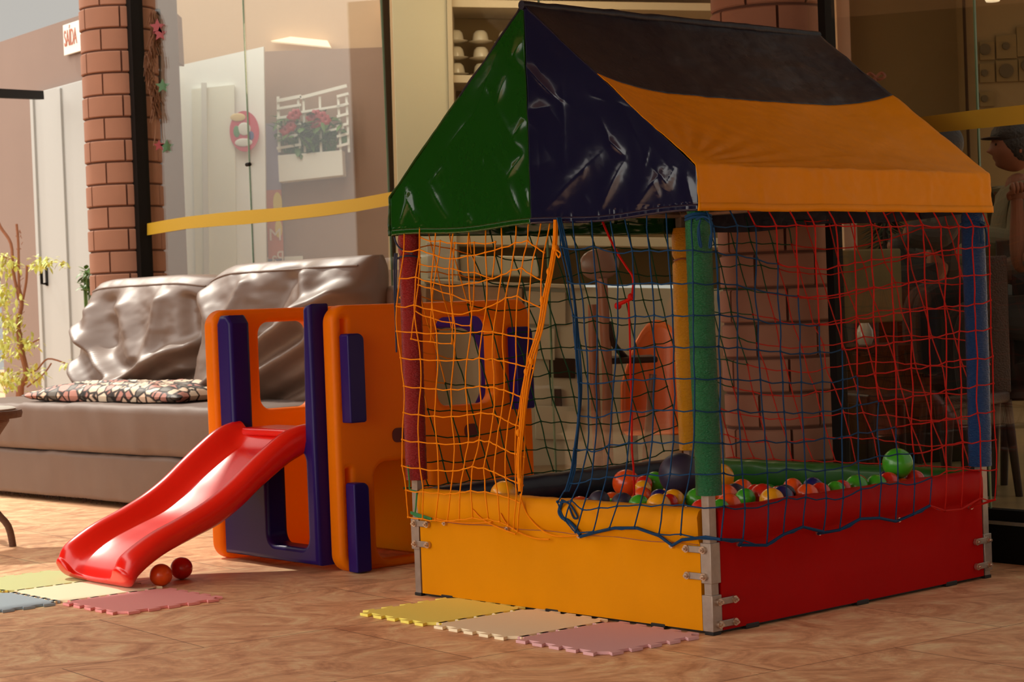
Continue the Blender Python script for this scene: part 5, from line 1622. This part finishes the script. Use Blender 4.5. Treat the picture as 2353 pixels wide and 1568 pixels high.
# patterned pillow lying on the seat
pa = slp(135, 888, 1, .30); pb = slp(472, 888, 1, .30)
pc_ = (pa + pb) / 2
pw = SM @ Vector((pc_.x, .33, .0)); 
PLX = (at(470, 885, 11.4).x - at(135, 885, 11.4).x) / 2
mb = MB(); n = 60; vs = []; fs = []
for s_ in (1, -1):
    for j in range(n + 1):
        for i in range(n + 1):
            u = 2 * i / n - 1; v = 2 * j / n - 1
            e = (1 - abs(u) ** 3.2) * (1 - abs(v) ** 3.2)
            z = .075 * max(0, e) ** .5
            z = z * (1 + .25 * fbm(u * 3, v * 3, 1)) + .006 * fbm(u * 9, v * 9) * (e > .02)
            pin = 1 - .10 * (1 - abs(v) ** 2) * abs(u) ** 3; pin2 = 1 - .10 * (1 - abs(u) ** 2) * abs(v) ** 3
            vs.append((u * (pb.x - pa.x) / 2 * pin, v * .26 * pin2, .036 + (z if s_ > 0 else -min(z, .032))))
for s_ in range(2):
    o = s_ * (n + 1) ** 2
    for j in range(n):
        for i in range(n):
            a = o + j * (n + 1) + i; q = (a, a + 1, a + n + 2, a + n + 1); fs.append(q if s_ == 0 else q[::-1])
mb.add(vs, fs); plw = mb.build('pillow', M['pillow'])
plw.location = SM @ Vector((pc_.x, .33, .596)); plw.rotation_euler = (0, 0, sang + .05)
tag(plw, 'thin cushion with a dark and cream mosaic pattern lying on the sofa seat', 'cushion')

# ================================================================== PUZZLE MATS
def puzzle(name, c, du, dv, S, mt, label, teeth=5, th=.011):
    du = Vector(du).normalized(); dv = Vector(dv).normalized()
    pts = []
    w = S / teeth
    def edge(a, d, nrm, out):
        for k in range(teeth):
            c0 = (k + .5) * w
            hh = .024
            if out: seq = [(c0 - w * .17, 0), (c0 - w * .30, hh), (c0 + w * .30, hh), (c0 + w * .17, 0)]
            else: seq = [(c0 - w * .33, 0), (c0 - w * .20, -hh * .0), (c0 + w * .2, 0), (c0 + w * .33, 0)]
            for s, h in seq: pts.append(a + d * s + nrm * h)
    h = S / 2
    edge(c - du * h - dv * h, du, -dv, True); edge(c + du * h - dv * h, dv, du, True)
    edge(c + du * h + dv * h, -du, dv, True); edge(c - du * h + dv * h, -dv, -du, True)
    n = len(pts)
    e = MB(); vs = [(p.x, p.y, .0006) for p in pts] + [(p.x, p.y, th) for p in pts]
    e.add(vs, [tuple(range(n))[::-1], tuple(range(n, 2 * n))] + [(i, (i + 1) % n, n + (i + 1) % n, n + i) for i in range(n)])
    o = e.build(name, mt, smooth=False, bevel=.0015, seg=2, loc=(c.x, c.y, 0))
    return tag(o, label, 'mat', 'puzzle mats on the floor')
A = fl(828, 1412); Bq = fl(1392, 1510)
Br = fl(1590, 1466); Al = fl(1012, 1380)
du = (Bq - A); Lr = du.length; du.normalize(); dv = (Br - Bq); Ld = dv.length; dv.normalize()
dv = Vector((-du.y, du.x, 0))
S_ = Lr / 3 * .995
for k, (c, lab) in enumerate((('mat_y', 'yellow interlocking foam mat, first of the row before the yellow panel'), ('mat_c', 'cream interlocking foam mat between the yellow and lilac ones'), ('mat_l', 'lilac interlocking foam mat at the right end of the row'))):
    cc = A + du * (Lr / 3 * (k + .5)) + dv * (S_ / 2 - .012)
    puzzle('puzzle_mat', Vector((cc.x, cc.y, 0)), du, dv, S_ - .026, M[c], lab)
P0 = fl(133, 1388); P1 = fl(275, 1416); P2 = fl(475, 1383)
du = (P1 - P0).normalized(); dv = Vector((-du.y, du.x, 0))
S2 = .445
cc = P1 - du * (S2 / 2) + dv * (S2 / 2)
def gm(i, j): q = cc - du * (S2 * i) + dv * (S2 * j); return Vector((q.x, q.y, 0))
puzzle('puzzle_mat', gm(0, 0), du, dv, S2 - .026, M['mat_p'], 'pink interlocking foam mat at the foot of the slide')
puzzle('puzzle_mat', gm(1, 0), du, dv, S2 - .026, M['mat_c'], 'pale sunlit foam mat left of the pink one, under the slide mouth')
puzzle('puzzle_mat', gm(1, -1), du, dv, S2 - .026, M['mat_b'], 'blue-grey foam mat with a dark edge at the lower left')
puzzle('puzzle_mat', gm(2, 0), du, dv, S2 - .026, M['mat_g'], 'pale green foam mat farthest back at the left edge')
puzzle('puzzle_mat', gm(2, -1), du, dv, S2 - .026, M['mat_y'], 'pale yellow foam mat at the left border of the picture')

# ================================================================== RATTAN STOOL, PLANTS
RC = Vector((-2.70, 9.42, 0))
rt = empty('rattan_table', RC, 0, 'small round rattan table with white top cut by the left edge', 'table')
mb = MB(); mb.lathe([(.001, .615), (.25, .615), (.30, .618), (.305, .640), (.30, .655), (.001, .655)], 40); mb.build('woven_rim', M['rattan'], rt)
mb = MB(); mb.lathe([(.001, .656), (.27, .656), (.275, .664), (.26, .670), (.001, .670)], 40); mb.build('white_top', M['white'], rt)
mb = MB(); mb.lathe([(.001, .50), (.17, .50), (.24, .60), (.24, .616), (.001, .616)], 32); mb.build('apron', M['rattan'], rt)
for k in range(4):
    a = R(-45 + 90 * k + 28); mb = MB()
    mb.tube(catmull([(.20 * math.cos(a), .20 * math.sin(a), .60), (.13 * math.cos(a), .13 * math.sin(a), .40), (.17 * math.cos(a), .17 * math.sin(a), .2), (.25 * math.cos(a), .25 * math.sin(a), .10), (.272 * math.cos(a), .272 * math.sin(a), .0)]), .017, 10)
    mb.build('leg', M['rattan'], rt)

TYp = 14.4
def tree_small():
    base = at(42, 1010, TYp); o = Vector((base.x, TYp, 0))
    e = empty('potted_tree', o, 0, 'bare-branched young tree with yellow-green leaves behind the left end of the sofa', 'tree')
    q = lambda px, py, dy=0: at(px, py, TYp + dy) - o
    tk = MB()
    tk.tube(catmull([Vector((0, 0, .0)), q(44, 1000), q(46, 900), q(60, 860), q(48, 800), q(42, 740), q(50, 700), q(42, 660)], 4), [.03] * 9 + [.022] * 10 + [.016] * 10, 8)
    for pts, r in (([(44, 690), (30, 620), (25, 560), (0, 520), (-15, 480)], .012), ([(44, 680), (43, 620), (42, 560), (38, 515)], .010), ([(50, 700), (60, 650), (62, 610)], .010),
                   ([(60, 860), (85, 850), (110, 825), (150, 835)], .007), ([(48, 800), (70, 790), (90, 780)], .006), ([(62, 890), (100, 860), (118, 835)], .006), ([(30, 600), (5, 590), (-20, 600)], .007)):
        tk.tube(catmull([q(x, y) for x, y in pts], 4), r, 6)
    for i in range(40):
        t = rnd.random(); x = 42 + rnd.uniform(-2, 8); y = lerp(530, 860, t)
        p = q(x, y); tk.tube([p, p + Vector((rnd.uniform(-.03, .03), 0, .02))], .002, 4)
    tk.build('trunk', M['bark'], e)
    lf = MB()
    for (cx, cy, sx, sy, nn) in ((15, 610, 30, 25, 90), (10, 680, 30, 30, 110), (25, 740, 32, 30, 110), (15, 800, 32, 30, 110), (60, 790, 30, 22, 60), (105, 600, 32, 12, 60), (70, 860, 40, 20, 80), (150, 838, 10, 8, 10), (20, 870, 30, 22, 90), (145, 615, 8, 12, 8), (85, 610, 22, 8, 26)):
        for i in range(nn):
            p = q(cx + rnd.gauss(0, sx * .55), cy + rnd.gauss(0, sy * .55), rnd.uniform(-.2, .2))
            leaf(lf, p, (rnd.uniform(-1, 1), rnd.uniform(-.7, .7), rnd.uniform(-1, .4)), (0, 0, 1), rnd.uniform(.035, .07), rnd.uniform(.018, .03))
    lf.build('foliage', M['leafy'], e)
    pt = MB(); pt.lathe([(.001, 0), (.15, 0), (.19, .30), (.2, .32), (.17, .32), (.001, .30)], 24); pt.build('pot', M['bark'], e)
tree_small()
# shrub beyond the wall, and a small plant beside the pillar
sb = empty('shrub', (-5.62, 19.5, 0), 0, 'green shrub in sunlight at the far left edge beyond the pink wall', 'shrub')
lf = MB()
for i in range(4200):
    z = rnd.uniform(.2, 3.55); p = Vector((rnd.gauss(-.15, .30) , rnd.uniform(-.5, .5), z))
    leaf(lf, p, (rnd.uniform(-1, 1), rnd.uniform(-1, 1), rnd.uniform(-1, .6)), (0, 0, 1), rnd.uniform(.07, .13), rnd.uniform(.03, .06))
lf.build('foliage', mat('shrub_leaf', (.14, .27, .03), .5, var=.6, vscale=4), sb)
mb = MB()
for k in range(5): mb.tube([(rnd.uniform(-.2, .2), 0, 0), (rnd.uniform(-.5, .4), rnd.uniform(-.3, .3), 3.4)], .03, 6)
mb.build('stems', M['bark'], sb)
so = Vector((at(198, 700, 14.6).x, 14.6, 0))
sp = empty('leafy_plant', so, 0, 'small green plant peeping between the white door and the left pillar', 'plant')
lf = MB(); sm_ = MB()
for i in range(60):
    p = at(198 + rnd.gauss(0, 8), 640 + rnd.uniform(-22, 30), 14.6 + rnd.uniform(-.1, .1)) - so
    leaf(lf, p, (rnd.uniform(-1, 1), rnd.uniform(-1, .5), rnd.uniform(-.6, .8)), (0, 0, 1), rnd.uniform(.05, .09), rnd.uniform(.025, .04))
    if i % 6 == 0: sm_.tube([(0, 0, .25), tuple(p)], .005, 5)
lf.build('foliage', M['leaf'], sp); sm_.build('stems', M['leaf'], sp)
mb = MB(); mb.lathe([(.001, 0), (.12, 0), (.15, .28), (.001, .28)], 20); mb.build('pot', M['rattan'], sp)

# ================================================================== LIGHT
wd = bpy.data.worlds.new('sky'); SC.world = wd; wd.use_nodes = True
nt = wd.node_tree; N, L = nt.nodes, nt.links
bg = N['Background']
tc = N.new('ShaderNodeTexCoord')
dp = N.new('ShaderNodeVectorMath'); dp.operation = 'DOT_PRODUCT'
GD = Vector(SKYDIR).normalized(); dp.inputs[1].default_value = GD
L.new(tc.outputs['Generated'], dp.inputs[0])
mr = N.new('ShaderNodeMapRange'); mr.inputs['From Min'].default_value = SKYMIN; mr.inputs['From Max'].default_value = 1
mr.interpolation_type = 'SMOOTHSTEP'
L.new(dp.outputs['Value'], mr.inputs['Value'])
mr.inputs['To Min'].default_value = SKYLO; mr.inputs['To Max'].default_value = SKYHI
L.new(mr.outputs[0], bg.inputs['Strength'])
bg.inputs['Color'].default_value = (1.0, .95, .87, 1)

su = bpy.data.lights.new('sun', 'SUN'); su.energy = SUNE; su.angle = R(1.2); su.color = (1, .93, .80)
so_ = bpy.data.objects.new('sun', su); COL.objects.link(so_)
sdv = Vector(SUNDIR).normalized()
so_.rotation_euler = sdv.to_track_quat('Z', 'Y').to_euler()

def area(name, loc, to, sx, sy, e, col):
    a = bpy.data.lights.new(name, 'AREA'); a.shape = 'RECTANGLE'; a.size = sx; a.size_y = sy; a.energy = e; a.color = col
    o = bpy.data.objects.new(name, a); COL.objects.link(o); o.location = loc
    o.rotation_euler = (Vector(loc) - Vector(to)).to_track_quat('Z', 'Y').to_euler(); return o
def pt_light(name, loc, e, col, r=.1):
    a = bpy.data.lights.new(name, 'POINT'); a.energy = e; a.color = col; a.shadow_soft_size = r
    o = bpy.data.objects.new(name, a); COL.objects.link(o); o.location = loc; return o
k0 = at(1200, 300, 11.2)
pt_light('kitchen_lamp', (k0.x, 11.4, 2.9), KITCHEN, (1, .78, .48), .25)
k1 = at(2150, 100, 11.2)
pt_light('dining_lamp', (k1.x, 11.2, 3.0), DINING, (1, .68, .36), .25)

vs_ = SC.view_settings
SC.display_settings.display_device = 'sRGB'
vs_.view_transform = 'Standard'; vs_.look = 'None'; vs_.exposure = EXPO; vs_.gamma = 1; vs_.use_curve_mapping = False
